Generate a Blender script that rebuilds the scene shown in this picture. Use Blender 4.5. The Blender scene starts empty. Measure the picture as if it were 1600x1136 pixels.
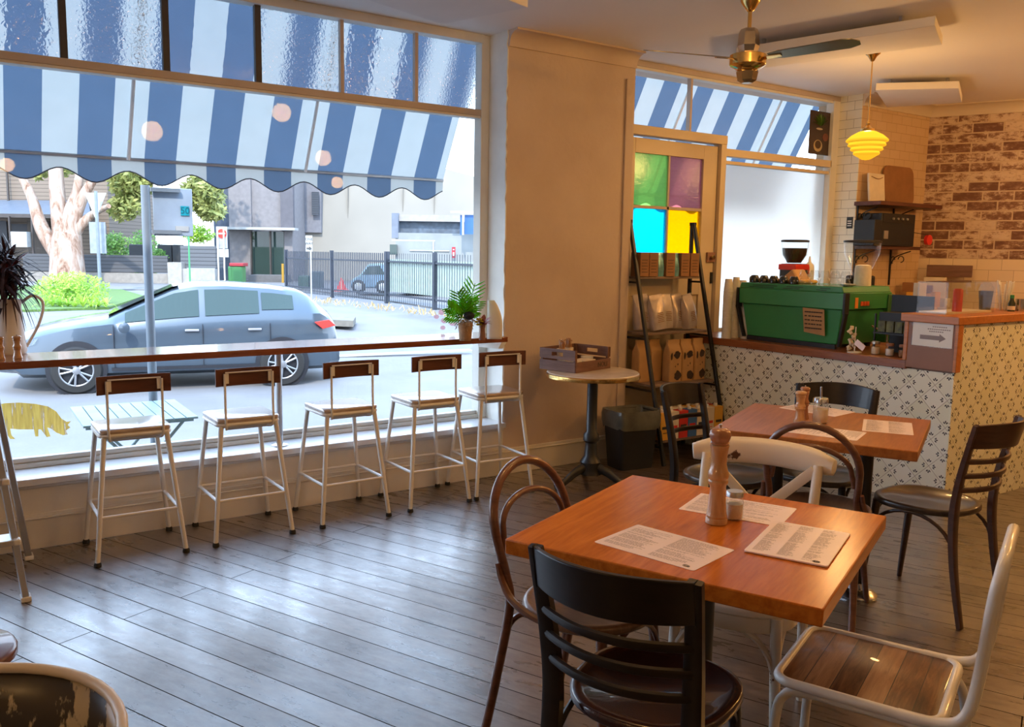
import bpy, math, random
import numpy as np
from mathutils import Vector, Matrix
R = math.radians
S = bpy.context.scene
C = S.collection
rnd = random.Random(7)

# ------------------------------------------------------------------ camera
F_PX = 1350.0
YAW, PIT, ROL = R(34.5), R(-7.37), R(.88)
EYE = Vector((0, 0, 1.5))
FWD = Vector((math.sin(YAW)*math.cos(PIT), math.cos(YAW)*math.cos(PIT), math.sin(PIT)))
_r0 = Vector((math.cos(YAW), -math.sin(YAW), 0)); _u0 = _r0.cross(FWD)
RGT = _r0*math.cos(ROL) + _u0*math.sin(ROL)
UPV = -_r0*math.sin(ROL) + _u0*math.cos(ROL)
cam_d = bpy.data.cameras.new('camera'); cam = bpy.data.objects.new('camera', cam_d); C.objects.link(cam)
cam_d.sensor_fit = 'HORIZONTAL'; cam_d.sensor_width = 36; cam_d.lens = F_PX/1600*36
cam_d.clip_start = .05; cam_d.clip_end = 400
m = Matrix.Identity(4)
for i in range(3):
    m[i][0] = RGT[i]; m[i][1] = UPV[i]; m[i][2] = -FWD[i]; m[i][3] = EYE[i]
cam.matrix_world = m
S.camera = cam

def ray(x, y): return RGT*((x-800)/F_PX) - UPV*((y-568)/F_PX) + FWD
def onz(x, y, z): d = ray(x, y); return EYE + d*((z-EYE.z)/d.z)
def ony(x, y, Y): d = ray(x, y); return EYE + d*((Y-EYE.y)/d.y)
def onx(x, y, X): d = ray(x, y); return EYE + d*((X-EYE.x)/d.x)

# ------------------------------------------------------------------ sky, sun, lamps, exposure
W = bpy.data.worlds.new('world'); S.world = W; W.use_nodes = True
wn = W.node_tree.nodes; wl = W.node_tree.links
bg = wn['Background']
tc = wn.new('ShaderNodeTexCoord'); sp = wn.new('ShaderNodeSeparateXYZ'); wl.new(tc.outputs['Generated'], sp.inputs[0])
cr = wn.new('ShaderNodeValToRGB'); wl.new(sp.outputs['Z'], cr.inputs[0]); wl.new(cr.outputs[0], bg.inputs[0])
cr.color_ramp.elements[0].position = 0.0; cr.color_ramp.elements[0].color = (.74, .86, 1, 1)
cr.color_ramp.elements[1].position = .7; cr.color_ramp.elements[1].color = (.44, .66, 1, 1)
bg.inputs[1].default_value = 5.4
sd = bpy.data.lights.new('sun', 'SUN'); sun = bpy.data.objects.new('sun', sd); C.objects.link(sun)
sd.energy = 4.2; sd.angle = R(1.5); sd.color = (1, .93, .82)
sun.rotation_euler = Vector((-.45, -.62, .75)).to_track_quat('Z', 'Y').to_euler()
S.view_settings.view_transform = 'Standard'; S.view_settings.look = 'None'
S.view_settings.exposure = 0.36; S.view_settings.gamma = 1.0; S.view_settings.use_curve_mapping = False
S.cycles.max_bounces = 8; S.cycles.diffuse_bounces = 5; S.cycles.glossy_bounces = 4
S.cycles.transparent_max_bounces = 12; S.cycles.transmission_bounces = 6
S.cycles.sample_clamp_indirect = 6; S.cycles.caustics_reflective = False; S.cycles.caustics_refractive = True
S.cycles.use_denoising = True
LAMP_W = 36
LAMP_COL = (1, .96, .88)

# ------------------------------------------------------------------ helpers
def v(*a): return Vector(a)
def tag(o, label=None, cat=None, group=None, kind=None):
    if label: o['label'] = label
    if cat: o['category'] = cat
    if group: o['group'] = group
    if kind: o['kind'] = kind
    return o
def thing(name, label, cat, loc=(0, 0, 0), yaw=0, group=None):
    o = bpy.data.objects.new(name, None); C.objects.link(o); o.empty_display_size = .05
    o.location = loc; o.rotation_euler = (0, 0, yaw)
    return tag(o, label, cat, group)
def copy_tree(o, parent=None):
    c = o.copy(); C.objects.link(c)
    if parent is not None: c.parent = parent
    for ch in list(o.children): copy_tree(ch, c)
    return c
def crom(pts, n=6, closed=False):
    P = [Vector(p) for p in pts]
    if len(P) < 3 and not closed: return P
    out = []; L = len(P)
    rng = range(L if closed else L-1)
    for i in rng:
        if closed: a, b, c, d = P[(i-1) % L], P[i], P[(i+1) % L], P[(i+2) % L]
        else: a, b, c, d = P[max(i-1, 0)], P[i], P[i+1], P[min(i+2, L-1)]
        for k in range(n):
            t = k/n
            out.append(.5*((2*b) + (c-a)*t + (2*a-5*b+4*c-d)*t*t + (3*b-a-3*c+d)*t**3))
    if not closed: out.append(P[-1])
    return out
class MB:
    def __init__(s): s.v = []; s.f = []; s.mi = []; s.cur = 0
    def face(s, idx): s.f.append(tuple(idx)); s.mi.append(s.cur)
    def bx(s, x0, y0, z0, x1, y1, z1):
        x0, x1 = min(x0, x1), max(x0, x1); y0, y1 = min(y0, y1), max(y0, y1); z0, z1 = min(z0, z1), max(z0, z1)
        return s.hexa([(x0, y0, z0), (x1, y0, z0), (x1, y1, z0), (x0, y1, z0)], [(x0, y0, z1), (x1, y0, z1), (x1, y1, z1), (x0, y1, z1)])
    def hexa(s, lo, hi):
        b = len(s.v); s.v += [Vector(p) for p in lo] + [Vector(p) for p in hi]
        for q in ((3, 2, 1, 0), (4, 5, 6, 7), (0, 1, 5, 4), (1, 2, 6, 5), (2, 3, 7, 6), (3, 0, 4, 7)): s.face([b+k for k in q])
        return s
    def cb(s, c, size, rot=None):
        c = Vector(c); h = Vector(size)/2; P = []
        for dz in (-1, 1):
            for dx, dy in ((-1, -1), (1, -1), (1, 1), (-1, 1)):
                p = Vector((dx*h.x, dy*h.y, dz*h.z))
                if rot is not None: p = rot @ p
                P.append(c+p)
        return s.hexa(P[:4], P[4:])
    def quad(s, *p):
        b = len(s.v); s.v += [Vector(q) for q in p]; s.face(range(b, b+len(p))); return s
    def prism(s, poly, off):
        """closed outline poly (3D points) pushed along off"""
        n = len(poly); b = len(s.v); off = Vector(off)
        s.v += [Vector(p) for p in poly] + [Vector(p)+off for p in poly]
        s.face([b+i for i in range(n)][::-1]); s.face([b+n+i for i in range(n)])
        for i in range(n): j = (i+1) % n; s.face((b+i, b+j, b+n+j, b+n+i))
        return s
    def tube(s, pts, r, n=8, closed=False, up=(0, 0, 1), sq=False, ab=(1, 1)):
        P = [Vector(p) for p in pts]; L = len(P); up = Vector(up)
        if not isinstance(r, (list, tuple)): r = [r]*L
        elif len(r) != L:
            rr = []
            for i in range(L):
                t = i/(L-1)*(len(r)-1); k = min(int(t), len(r)-2); rr.append(r[k]+(r[k+1]-r[k])*(t-k))
            r = rr
        if sq: sec = [(1, .7), (.8, 1), (-.8, 1), (-1, .7), (-1, -.7), (-.8, -1), (.8, -1), (1, -.7)]
        else: sec = [(math.cos(2*math.pi*k/n), math.sin(2*math.pi*k/n)) for k in range(n)]
        n = len(sec); b = len(s.v); prev = None
        for i in range(L):
            a = P[(i-1) % L] if (closed or i > 0) else P[i]; c = P[(i+1) % L] if (closed or i < L-1) else P[i]
            t = (c-a)
            if t.length < 1e-9: t = Vector((0, 0, 1))
            t.normalize()
            if prev is None or sq or ab != (1, 1):
                sd_ = t.cross(up)
                if sd_.length < .15: sd_ = prev if prev is not None else t.cross(Vector((1, 0, 0)) if abs(t.x) < .9 else Vector((0, 1, 0)))
            else: sd_ = prev - t*prev.dot(t)
            sd_ = sd_.normalized(); prev = sd_; nn = sd_.cross(t).normalized()
            for (cx, cy) in sec: s.v.append(P[i] + sd_*(cx*r[i]*ab[0]) + nn*(cy*r[i]*ab[1]))
        for i in range(L if closed else L-1):
            j = (i+1) % L
            for k in range(n): l = (k+1) % n; s.face((b+i*n+k, b+i*n+l, b+j*n+l, b+j*n+k))
        if not closed:
            s.face([b+k for k in range(n)][::-1]); s.face([b+(L-1)*n+k for k in range(n)])
        return s
    def lathe(s, prof, n=24, c=(0, 0, 0), axis='z', ph=0):
        b = len(s.v); c = Vector(c); L = len(prof)
        for (r, z) in prof:
            for k in range(n):
                a = 2*math.pi*k/n+ph; x, y = max(r, 1e-4)*math.cos(a), max(r, 1e-4)*math.sin(a)
                p = (x, y, z) if axis == 'z' else ((z, x, y) if axis == 'x' else (y, z, x))
                s.v.append(c+Vector(p))
        for i in range(L-1):
            for k in range(n): l = (k+1) % n; s.face((b+i*n+k, b+i*n+l, b+(i+1)*n+l, b+(i+1)*n+k))
        s.face([b+k for k in range(n)][::-1]); s.face([b+(L-1)*n+k for k in range(n)])
        return s
    def slab(s, outline, z0, z1, rim=.006, inset=0, dip=0):
        """flat outline [(x,y)] with rounded edges"""
        n = len(outline); cx = sum(p[0] for p in outline)/n; cy = sum(p[1] for p in outline)/n
        b = len(s.v)
        def ring(k, z):
            for p in outline:
                d = Vector((p[0]-cx, p[1]-cy)); l = d.length or 1; q = d*((l-k)/l)
                s.v.append(Vector((cx+q.x, cy+q.y, z)))
        lv = [(rim, z0), (0, z0+rim), (0, z1-rim), (rim*.4, z1-rim*.3), (rim, z1)]
        if inset: lv += [(inset, z1), (inset+.004, z1-dip)]
        for k, z in lv: ring(k, z)
        for i in range(len(lv)-1):
            for k in range(n): l = (k+1) % n; s.face((b+i*n+k, b+i*n+l, b+(i+1)*n+l, b+(i+1)*n+k))
        s.face([b+k for k in range(n)][::-1]); s.face([b+(len(lv)-1)*n+k for k in range(n)])
        return s
    def build(s, name, mat, parent=None, loc=None, bevel=0, smooth=True, sub=0, ang=40, kind=None, seg=2, yaw=0):
        me = bpy.data.meshes.new(name)
        me.from_pydata([tuple(p) for p in s.v], [], s.f)
        mats = mat if isinstance(mat, (list, tuple)) else [mat]
        for mm in mats: me.materials.append(mm)
        if len(mats) > 1: me.polygons.foreach_set('material_index', s.mi)
        if smooth:
            me.polygons.foreach_set('use_smooth', [True]*len(me.polygons)); me.update(); me.set_sharp_from_angle(angle=R(ang))
        o = bpy.data.objects.new(name, me); C.objects.link(o)
        if parent is not None: o.parent = parent
        if loc is not None: o.location = loc
        if yaw: o.rotation_euler = (0, 0, yaw)
        if bevel:
            mo = o.modifiers.new('b', 'BEVEL'); mo.width = bevel; mo.segments = seg; mo.limit_method = 'ANGLE'; mo.angle_limit = R(40)
        if sub: mo = o.modifiers.new('s', 'SUBSURF'); mo.levels = sub; mo.render_levels = sub
        if kind: o['kind'] = kind
        elif parent is None and not name[0].isupper(): pass
        return o
def struct(name, mb, mat, **k): return mb.build(name, mat, kind='structure', **k)
def circ(r, n=32, c=(0, 0), ry=None): return [(c[0]+r*math.cos(2*math.pi*k/n), c[1]+(ry or r)*math.sin(2*math.pi*k/n)) for k in range(n)]
def rrect(w, d, r, n=5, c=(0, 0)):
    out = []
    for sx, sy, a0 in ((1, 1, 0), (-1, 1, 90), (-1, -1, 180), (1, -1, 270)):
        for k in range(n+1):
            a = R(a0+90*k/n); out.append((c[0]+sx*(w/2-r)+r*math.cos(a), c[1]+sy*(d/2-r)+r*math.sin(a)))
    return out
def words(text, size, loc, rot, mat, parent, name='lettering', align='CENTER', ext=.0004):
    cu = bpy.data.curves.new(name, 'FONT'); cu.body = text; cu.size = size; cu.align_x = align; cu.align_y = 'CENTER'; cu.extrude = ext
    cu.materials.append(mat); tmp = bpy.data.objects.new(name, cu); C.objects.link(tmp); bpy.context.view_layer.update()
    me = bpy.data.meshes.new_from_object(tmp.evaluated_get(bpy.context.evaluated_depsgraph_get())); bpy.data.objects.remove(tmp)
    o = bpy.data.objects.new(name, me); C.objects.link(o); o.parent = parent; o.location = loc; o.rotation_euler = rot
    return o

# ------------------------------------------------------------------ material helpers
class NT:
    def __init__(s, name):
        s.m = bpy.data.materials.new(name); s.m.use_nodes = True; s.t = s.m.node_tree; s.n = s.t.nodes; s.l = s.t.links
        s.b = s.n['Principled BSDF']; s.out = s.n['Material Output']; s._tc = None
    def tc(s, o='Object'):
        if s._tc is None: s._tc = s.n.new('ShaderNodeTexCoord')
        return s._tc.outputs[o]
    def put(s, sock, val):
        if isinstance(val, bpy.types.NodeSocket): s.l.new(val, sock)
        elif isinstance(val, (tuple, list)) and len(val) == 3 and sock.type == 'RGBA': sock.default_value = (*val, 1)
        else: sock.default_value = val
    def math(s, op, a, b=0., c=0.):
        n = s.n.new('ShaderNodeMath'); n.operation = op; s.put(n.inputs[0], a); s.put(n.inputs[1], b); s.put(n.inputs[2], c); return n.outputs[0]
    def vmap(s, vec, scale=(1, 1, 1), rot=(0, 0, 0), loc=(0, 0, 0)):
        n = s.n.new('ShaderNodeMapping'); s.put(n.inputs[0], vec); n.inputs[1].default_value = loc; n.inputs[2].default_value = rot; n.inputs[3].default_value = scale; return n.outputs[0]
    def noise(s, vec, scale=5, detail=4, rough=.55, dist=0, fac=True):
        n = s.n.new('ShaderNodeTexNoise'); s.put(n.inputs['Vector'], vec); n.inputs['Scale'].default_value = scale
        n.inputs['Detail'].default_value = detail; n.inputs['Roughness'].default_value = rough; n.inputs['Distortion'].default_value = dist
        return n.outputs[0] if fac else n.outputs[1]
    def ramp(s, fac, stops, interp='LINEAR'):
        n = s.n.new('ShaderNodeValToRGB'); s.put(n.inputs[0], fac); r = n.color_ramp; r.interpolation = interp
        while len(r.elements) < len(stops): r.elements.new(.5)
        for e, (p, c) in zip(r.elements, stops): e.position = p; e.color = (*c, 1) if len(c) == 3 else c
        return n.outputs[0]
    def mix(s, fac, a, b, mode='MIX'):
        n = s.n.new('ShaderNodeMix'); n.data_type = 'RGBA'; n.blend_type = mode; s.put(n.inputs[0], fac); s.put(n.inputs[6], a); s.put(n.inputs[7], b); return n.outputs[2]
    def bump(s, h, strength=.3, dist=.01, normal=None):
        n = s.n.new('ShaderNodeBump'); n.inputs['Strength'].default_value = strength; n.inputs['Distance'].default_value = dist; s.put(n.inputs['Height'], h)
        if normal is not None: s.l.new(normal, n.inputs['Normal'])
        return n.outputs[0]
    def sep(s, vec):
        n = s.n.new('ShaderNodeSeparateXYZ'); s.put(n.inputs[0], vec); return n.outputs
    def comb(s, x, y, z=0.):
        n = s.n.new('ShaderNodeCombineXYZ'); s.put(n.inputs[0], x); s.put(n.inputs[1], y); s.put(n.inputs[2], z); return n.outputs[0]
    def set(s, **k):
        names = dict(col='Base Color', rough='Roughness', metal='Metallic', spec='Specular IOR Level', normal='Normal', coat='Coat Weight', trans='Transmission Weight', ior='IOR', alpha='Alpha', em='Emission Color', ems='Emission Strength', crough='Coat Roughness', sheen='Sheen Weight')
        for q, val in k.items(): s.put(s.b.inputs[names[q]], val)
        return s
def M(name, col, rough=.5, metal=0, var=.12, scale=6, bump=0, bscale=60, spec=.5, coat=0):
    t = NT(name); col = tuple(col)
    nz = t.noise(t.tc(), scale, 4)
    c2 = tuple(min(1, c*(1+var)) for c in col); c1 = tuple(c*(1-var) for c in col)
    t.set(col=t.ramp(nz, [(.3, c1), (.7, c2)]), rough=rough, metal=metal, spec=spec, coat=coat)
    if bump: t.set(normal=t.bump(t.noise(t.tc(), bscale, 3), bump, .004))
    return t.m
def wood(name, c1, c2, rough=.35, stretch=(1, 12, 12), scale=3, rot=0, coat=0, bump=.08, spec=.5):
    t = NT(name); p = t.vmap(t.tc(), stretch, (0, 0, rot))
    a = t.noise(p, scale, 6, .6, 1.2); b = t.noise(p, scale*6, 3, .6)
    g = t.math('ADD', t.math('MULTIPLY', a, .75), t.math('MULTIPLY', b, .25))
    t.set(col=t.ramp(g, [(.34, c1), (.66, c2)]), rough=rough, coat=coat, spec=spec, normal=t.bump(g, bump, .003)); return t.m
def chipped(name, col, under, amt=.36, scale=14, rough=.4, edge=(1, 1, 1)):
    t = NT(name); a = t.noise(t.vmap(t.tc(), edge), scale, 6, .62)
    mk = t.ramp(a, [(amt-.012, (0, 0, 0)), (amt+.012, (1, 1, 1))])
    nz = t.noise(t.tc(), 3, 3)
    c = t.mix(t.math('MULTIPLY', nz, .25), col, tuple(x*.7 for x in col))
    t.set(col=t.mix(mk, under, c), rough=rough, normal=t.bump(mk, .25, .002)); return t.m

# colours are linear
MAT = {}
MAT['wall'] = M('painted_plaster', (.66, .56, .44), .6, var=.05, scale=1.6, bump=.25, bscale=9)
def plaster():
    t = NT('worn_plaster'); n = t.noise(t.tc(), 1.7, 5); s_ = t.noise(t.tc(), 7, 6, .7)
    c = t.ramp(n, [(.3, (.57, .45, .36)), (.7, (.67, .55, .45))])
    mk = t.ramp(s_, [(.735, (0, 0, 0)), (.76, (1, 1, 1))])
    c = t.mix(t.math('MULTIPLY', mk, .5), c, (.25, .17, .12))
    t.set(col=c, rough=.62, normal=t.bump(t.noise(t.tc(), 14, 5), .35, .01)); return t.m
MAT['plaster'] = plaster()
MAT['dado'] = M('cream_dado_paint', (.76, .71, .62), .5, var=.08, scale=3, bump=.2, bscale=18)
MAT['reveal'] = M('white_reveal_paint', (.84, .84, .78), .55, var=.06, scale=5, bump=.4, bscale=20)
MAT['ceil'] = M('ceiling_paint', (.86, .82, .77), .7, var=.02, scale=1)
MAT['panel'] = M('white_acoustic_felt', (.80, .77, .74), .9, var=.02, bump=.1, bscale=200)
MAT['sill'] = M('white_gloss_sill', (.80, .81, .82), .25, var=.03)
MAT['wframe'] = M('window_frame_paint', (.52, .43, .35), .45, var=.06)
MAT['wframe_light'] = M('pale_frame_paint', (.72, .70, .62), .45, var=.05)
MAT['mullion'] = M('dark_mullion_steel', (.045, .035, .03), .5)
MAT['doorpaint'] = M('cream_door_paint', (.62, .50, .33), .42, var=.06, scale=2)
MAT['blackmetal'] = M('black_metal', (.012, .012, .014), .4, var=.1)
MAT['iron'] = M('black_cast_iron', (.014, .016, .02), .38, bump=.1)
MAT['steel'] = M('brushed_steel', (.55, .56, .58), .25, 1)
MAT['alu'] = M('dull_aluminium', (.50, .51, .53), .38, .85)
MAT['whitemetal'] = M('cream_enamel_metal', (.84, .83, .80), .32, var=.05, coat=.3)
MAT['stoolmetal'] = chipped('chipped_white_stool_paint', (.86, .85, .82), (.16, .11, .08), .27, 9, .38)
MAT['rubber'] = M('black_rubber', (.012, .012, .012), .7)
MAT['stoolback'] = wood('dark_stool_back_wood', (.07, .022, .012), (.15, .05, .028), .45, rot=0, stretch=(1, 10, 10))
MAT['stoolseat'] = wood('worn_stool_seat_wood', (.38, .27, .20), (.56, .44, .35), .22, stretch=(1, 8, 8), spec=.9, coat=1); MAT['stoolseat'].node_tree.nodes['Principled BSDF'].inputs['Coat IOR'].default_value = 2.4; MAT['stoolseat'].node_tree.nodes['Principled BSDF'].inputs['Coat Roughness'].default_value = .22
MAT['bar'] = wood('red_brown_bar_wood', (.17, .045, .018), (.29, .09, .035), .16, stretch=(1, 14, 14), coat=.35)
MAT['table'] = wood('honey_table_wood', (.42, .110, .010), (.66, .205, .024), .22, stretch=(1, 9, 9), scale=2.4, coat=0, spec=.3)
MAT['table2'] = wood('brown_table_wood', (.30, .10, .025), (.47, .175, .05), .34, stretch=(1, 9, 9), scale=2.4, coat=0, spec=.3)
MAT['dark'] = wood('black_brown_bentwood', (.006, .0035, .0035), (.015, .008, .006), .38, stretch=(2, 2, 9), spec=.35, coat=.12, bump=.02)
MAT['darkbrown'] = wood('dark_brown_bentwood', (.045, .018, .011), (.085, .036, .022), .3, stretch=(2, 2, 9), coat=.35, bump=.02)
MAT['hoop'] = wood('reddish_brown_bentwood', (.10, .036, .020), (.19, .075, .042), .32, stretch=(2, 2, 9), coat=.35, bump=.02)
MAT['darkseat'] = wood('dark_seat_ply', (.05, .035, .026), (.085, .06, .045), .3, stretch=(2, 10, 2), coat=.3, bump=.02)
MAT['hoopseat'] = wood('brown_seat_ply', (.14, .075, .045), (.24, .14, .09), .3, stretch=(2, 10, 2), coat=.3, bump=.02)
MAT['redseat'] = wood('dark_cherry_seat', (.022, .007, .006), (.05, .016, .012), .25, stretch=(2, 10, 2), coat=.4, bump=.02)
MAT['chipwhite'] = chipped('chipped_cream_wood', (.80, .73, .62), (.10, .04, .02), .31, 9, .36)
MAT['white'] = M('white_paint', (.8, .8, .78), .4, var=.03)
MAT['paper'] = M('menu_paper', (.97, .85, .88), .35, var=.03, scale=9)
MAT['ink'] = M('grey_print', (.28, .24, .26), .6, var=0)
MAT['ink2'] = M('black_print', (.03, .03, .03), .6, var=0)
MAT['mill'] = wood('mill_wood', (.42, .21, .085), (.66, .40, .19), .25, stretch=(4, 4, 1), coat=.4)
MAT['mill2'] = wood('red_mill_wood', (.30, .12, .055), (.48, .22, .11), .25, stretch=(4, 4, 1), coat=.4)
MAT['brass'] = M('polished_brass', (.78, .52, .18), .18, 1, var=.05)
MAT['brassdark'] = M('fan_blade_brass', (.20, .17, .10), .28, .9, var=.25, scale=2)
MAT['fancap'] = M('fan_bronze_mirror', (.48, .42, .33), .12, 1, var=.3, scale=3)
MAT['green'] = M('machine_green', (.035, .26, .085), .35, var=.06, coat=.2)
MAT['greendark'] = M('machine_dark_green', (.025, .13, .035), .4, var=.06)
MAT['kraft'] = M('kraft_paper', (.50, .29, .12), .7, var=.1, scale=8, bump=.15, bscale=25)
MAT['kraftbox'] = M('brown_cardboard', (.30, .14, .055), .6, var=.15, scale=8)
MAT['foil'] = M('white_foil_bag', (.58, .50, .46), .3, .25, var=.15, scale=12, bump=.8, bscale=16)
MAT['cow'] = M('brown_cow_patch', (.05, .028, .02), .6)
MAT['cup'] = M('paper_cup_white', (.74, .70, .60), .5, var=.06, scale=40)
MAT['marble'] = M('cream_marble', (.66, .58, .48), .25, var=.12, scale=8)
MAT['crate'] = wood('purple_brown_crate', (.13, .06, .042), (.23, .12, .085), .6, stretch=(1, 1, 8))
MAT['worktop'] = wood('worktop_edge_wood', (.20, .06, .02), (.36, .12, .04), .3, stretch=(9, 1, 9), coat=.2)
MAT['orangewood'] = wood('orange_trim_wood', (.42, .14, .03), (.60, .22, .06), .35, stretch=(9, 1, 9))
MAT['endpanel'] = M('mauve_brown_panel', (.30, .15, .10), .5, var=.06)
MAT['shelfwood'] = wood('grey_brown_shelf', (.18, .12, .09), (.30, .21, .16), .5)
MAT['binliner'] = M('grey_bin_liner', (.12, .125, .11), .3, var=.3, scale=10, bump=.9, bscale=20)
MAT['binblack'] = M('black_plastic', (.010, .011, .016), .5)
MAT['red'] = M('red_plastic', (.65, .03, .02), .4)
MAT['blue'] = M('blue_carton', (.05, .16, .45), .5)
MAT['yellow'] = M('yellow_carton', (.75, .40, .05), .5)
MAT['cream'] = M('cream_card', (.75, .66, .52), .6)
MAT['blackcup'] = M('black_ceramic', (.015, .018, .018), .2, coat=.5)
MAT['beans'] = M('coffee_beans', (.03, .014, .008), .5, bump=1, bscale=60)
MAT['salt'] = M('salt_grains', (.75, .66, .52), .7, bump=.5, bscale=200)
def oldboard():
    t = NT('reclaimed_seat_boards'); x, y, z = t.sep(t.tc()); u = t.math('DIVIDE', t.math('ADD', x, .19), .062)
    wn_ = t.n.new('ShaderNodeTexWhiteNoise'); t.put(wn_.inputs['Vector'], t.comb(t.math('FLOOR', u), 3.))
    a = t.noise(t.vmap(t.comb(x, t.math('ADD', y, t.math('MULTIPLY', wn_.outputs[0], 3.)), z), (12, 1.2, 8)), 3.5, 7, .68, .6)
    f = t.math('ADD', t.math('MULTIPLY', a, .72), t.math('MULTIPLY', wn_.outputs[0], .28))
    c = t.ramp(f, [(.32, (.045, .018, .010)), (.45, (.16, .07, .03)), (.62, (.36, .18, .08)), (.75, (.46, .27, .14))])
    gp = t.math('LESS_THAN', t.math('FRACT', u), .035); c = t.mix(gp, c, (.02, .01, .006))
    t.set(col=c, rough=.36, coat=.25, normal=t.bump(t.math('SUBTRACT', a, gp), .4, .002)); return t.m
MAT['oldboard'] = oldboard()
MAT['greyseat'] = M('worn_grey_metal', (.20, .20, .21), .45, .3, var=.2)

def glass(name='window_glass', tint=(1, 1, 1), k=.30, ior=1.5, rough=0.0):
    t = NT(name); t.n.remove(t.b)
    tr = t.n.new('ShaderNodeBsdfTransparent'); tr.inputs[0].default_value = (*tint, 1)
    gl = t.n.new('ShaderNodeBsdfGlossy'); gl.inputs['Roughness'].default_value = rough
    fr = t.n.new('ShaderNodeFresnel'); fr.inputs[0].default_value = ior
    mx = t.n.new('ShaderNodeMixShader'); geo = t.n.new('ShaderNodeNewGeometry'); t.put(fr.inputs[0], t.math('ADD', ior, t.math('MULTIPLY', geo.outputs['Backfacing'], 1/ior-ior)))
    t.l.new(t.math('MULTIPLY', fr.outputs[0], k), mx.inputs[0])
    t.l.new(tr.outputs[0], mx.inputs[1]); t.l.new(gl.outputs[0], mx.inputs[2]); t.l.new(mx.outputs[0], t.out.inputs[0]); return t.m
MAT['glass'] = glass()
MAT['jar'] = glass('clear_jar_glass', (.96, .97, .97), 1.0, 1.5, .02)
def rippled(name, scale, strength, stretch=(1, 1, 1), tint=(.95, .96, 1), ior=1.22, rough=.03):
    t = NT(name); t.n.remove(t.b)
    rf = t.n.new('ShaderNodeBsdfRefraction'); rf.inputs['IOR'].default_value = ior; rf.inputs['Roughness'].default_value = rough; rf.inputs[0].default_value = (*tint, 1)
    h = t.noise(t.vmap(t.tc(), stretch), scale, 2, .5, .6); nb = t.bump(h, strength, .02); t.l.new(nb, rf.inputs['Normal'])
    gl = t.n.new('ShaderNodeBsdfGlossy'); gl.inputs['Roughness'].default_value = .08; t.l.new(nb, gl.inputs['Normal'])
    mx = t.n.new('ShaderNodeMixShader'); mx.inputs[0].default_value = .08; t.l.new(rf.outputs[0], mx.inputs[1]); t.l.new(gl.outputs[0], mx.inputs[2]); t.l.new(mx.outputs[0], t.out.inputs[0]); return t.m
RIP = [rippled('hammered_glass', 55, .5), rippled('smooth_wavy_glass', 9, .14), rippled('coarse_hammered_glass', 34, .55, (1, 1, .7)), rippled('frosted_ripple_glass', 70, .35, (1.4, 1, 1), rough=.16)]
def tinted(name, col, tr_=.55):
    t = NT(name); t.n.remove(t.b)
    a = t.n.new('ShaderNodeBsdfTransparent'); a.inputs[0].default_value = (*col, 1)
    nz = t.noise(t.vmap(t.tc(), (1, 1, 2.5)), 30, 3)
    b = t.n.new('ShaderNodeBsdfTranslucent'); t.put(b.inputs[0], t.mix(nz, tuple(c*.75 for c in col), col))
    g = t.n.new('ShaderNodeBsdfGlossy'); g.inputs['Roughness'].default_value = .15; t.l.new(t.bump(nz, .3, .003), g.inputs['Normal'])
    m1 = t.n.new('ShaderNodeMixShader'); m1.inputs[0].default_value = tr_; t.l.new(b.outputs[0], m1.inputs[1]); t.l.new(a.outputs[0], m1.inputs[2])
    m2 = t.n.new('ShaderNodeMixShader'); m2.inputs[0].default_value = .03; t.l.new(m1.outputs[0], m2.inputs[1]); t.l.new(g.outputs[0], m2.inputs[2]); t.l.new(m2.outputs[0], t.out.inputs[0]); return t.m
def translucent(name, col, tl=.5, rough=.8, var=.06, scale=8):
    t = NT(name); nz = t.noise(t.tc(), scale, 3); c = t.ramp(nz, [(.3, tuple(x*(1-var) for x in col)), (.7, col)])
    t.set(col=c, rough=rough, spec=.2)
    b = t.n.new('ShaderNodeBsdfTranslucent'); t.put(b.inputs[0], c)
    mx = t.n.new('ShaderNodeMixShader'); mx.inputs[0].default_value = tl; t.l.new(t.b.outputs[0], mx.inputs[1]); t.l.new(b.outputs[0], mx.inputs[2]); t.l.new(mx.outputs[0], t.out.inputs[0]); return t.m
MAT['awn_blue'] = translucent('awning_blue_canvas', (.095, .138, .200), .4)
MAT['awn_white'] = translucent('awning_white_canvas', (.45, .46, .43), .4)
def film():
    t = NT('white_window_film'); t.n.remove(t.b); a = t.n.new('ShaderNodeBsdfTranslucent'); a.inputs[0].default_value = (1, .96, .88, 1)
    b = t.n.new('ShaderNodeBsdfRefraction'); b.inputs['IOR'].default_value = 1.08; b.inputs['Roughness'].default_value = .85; b.inputs[0].default_value = (.99, .98, .95, 1)
    d = t.n.new('ShaderNodeBsdfDiffuse'); d.inputs[0].default_value = (.9, .9, .88, 1)
    m1 = t.n.new('ShaderNodeMixShader'); m1.inputs[0].default_value = .38; t.l.new(a.outputs[0], m1.inputs[1]); t.l.new(b.outputs[0], m1.inputs[2])
    m2 = t.n.new('ShaderNodeMixShader'); m2.inputs[0].default_value = .1; t.l.new(m1.outputs[0], m2.inputs[1]); t.l.new(d.outputs[0], m2.inputs[2]); t.l.new(m2.outputs[0], t.out.inputs[0]); return t.m
MAT['blind'] = film()

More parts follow.
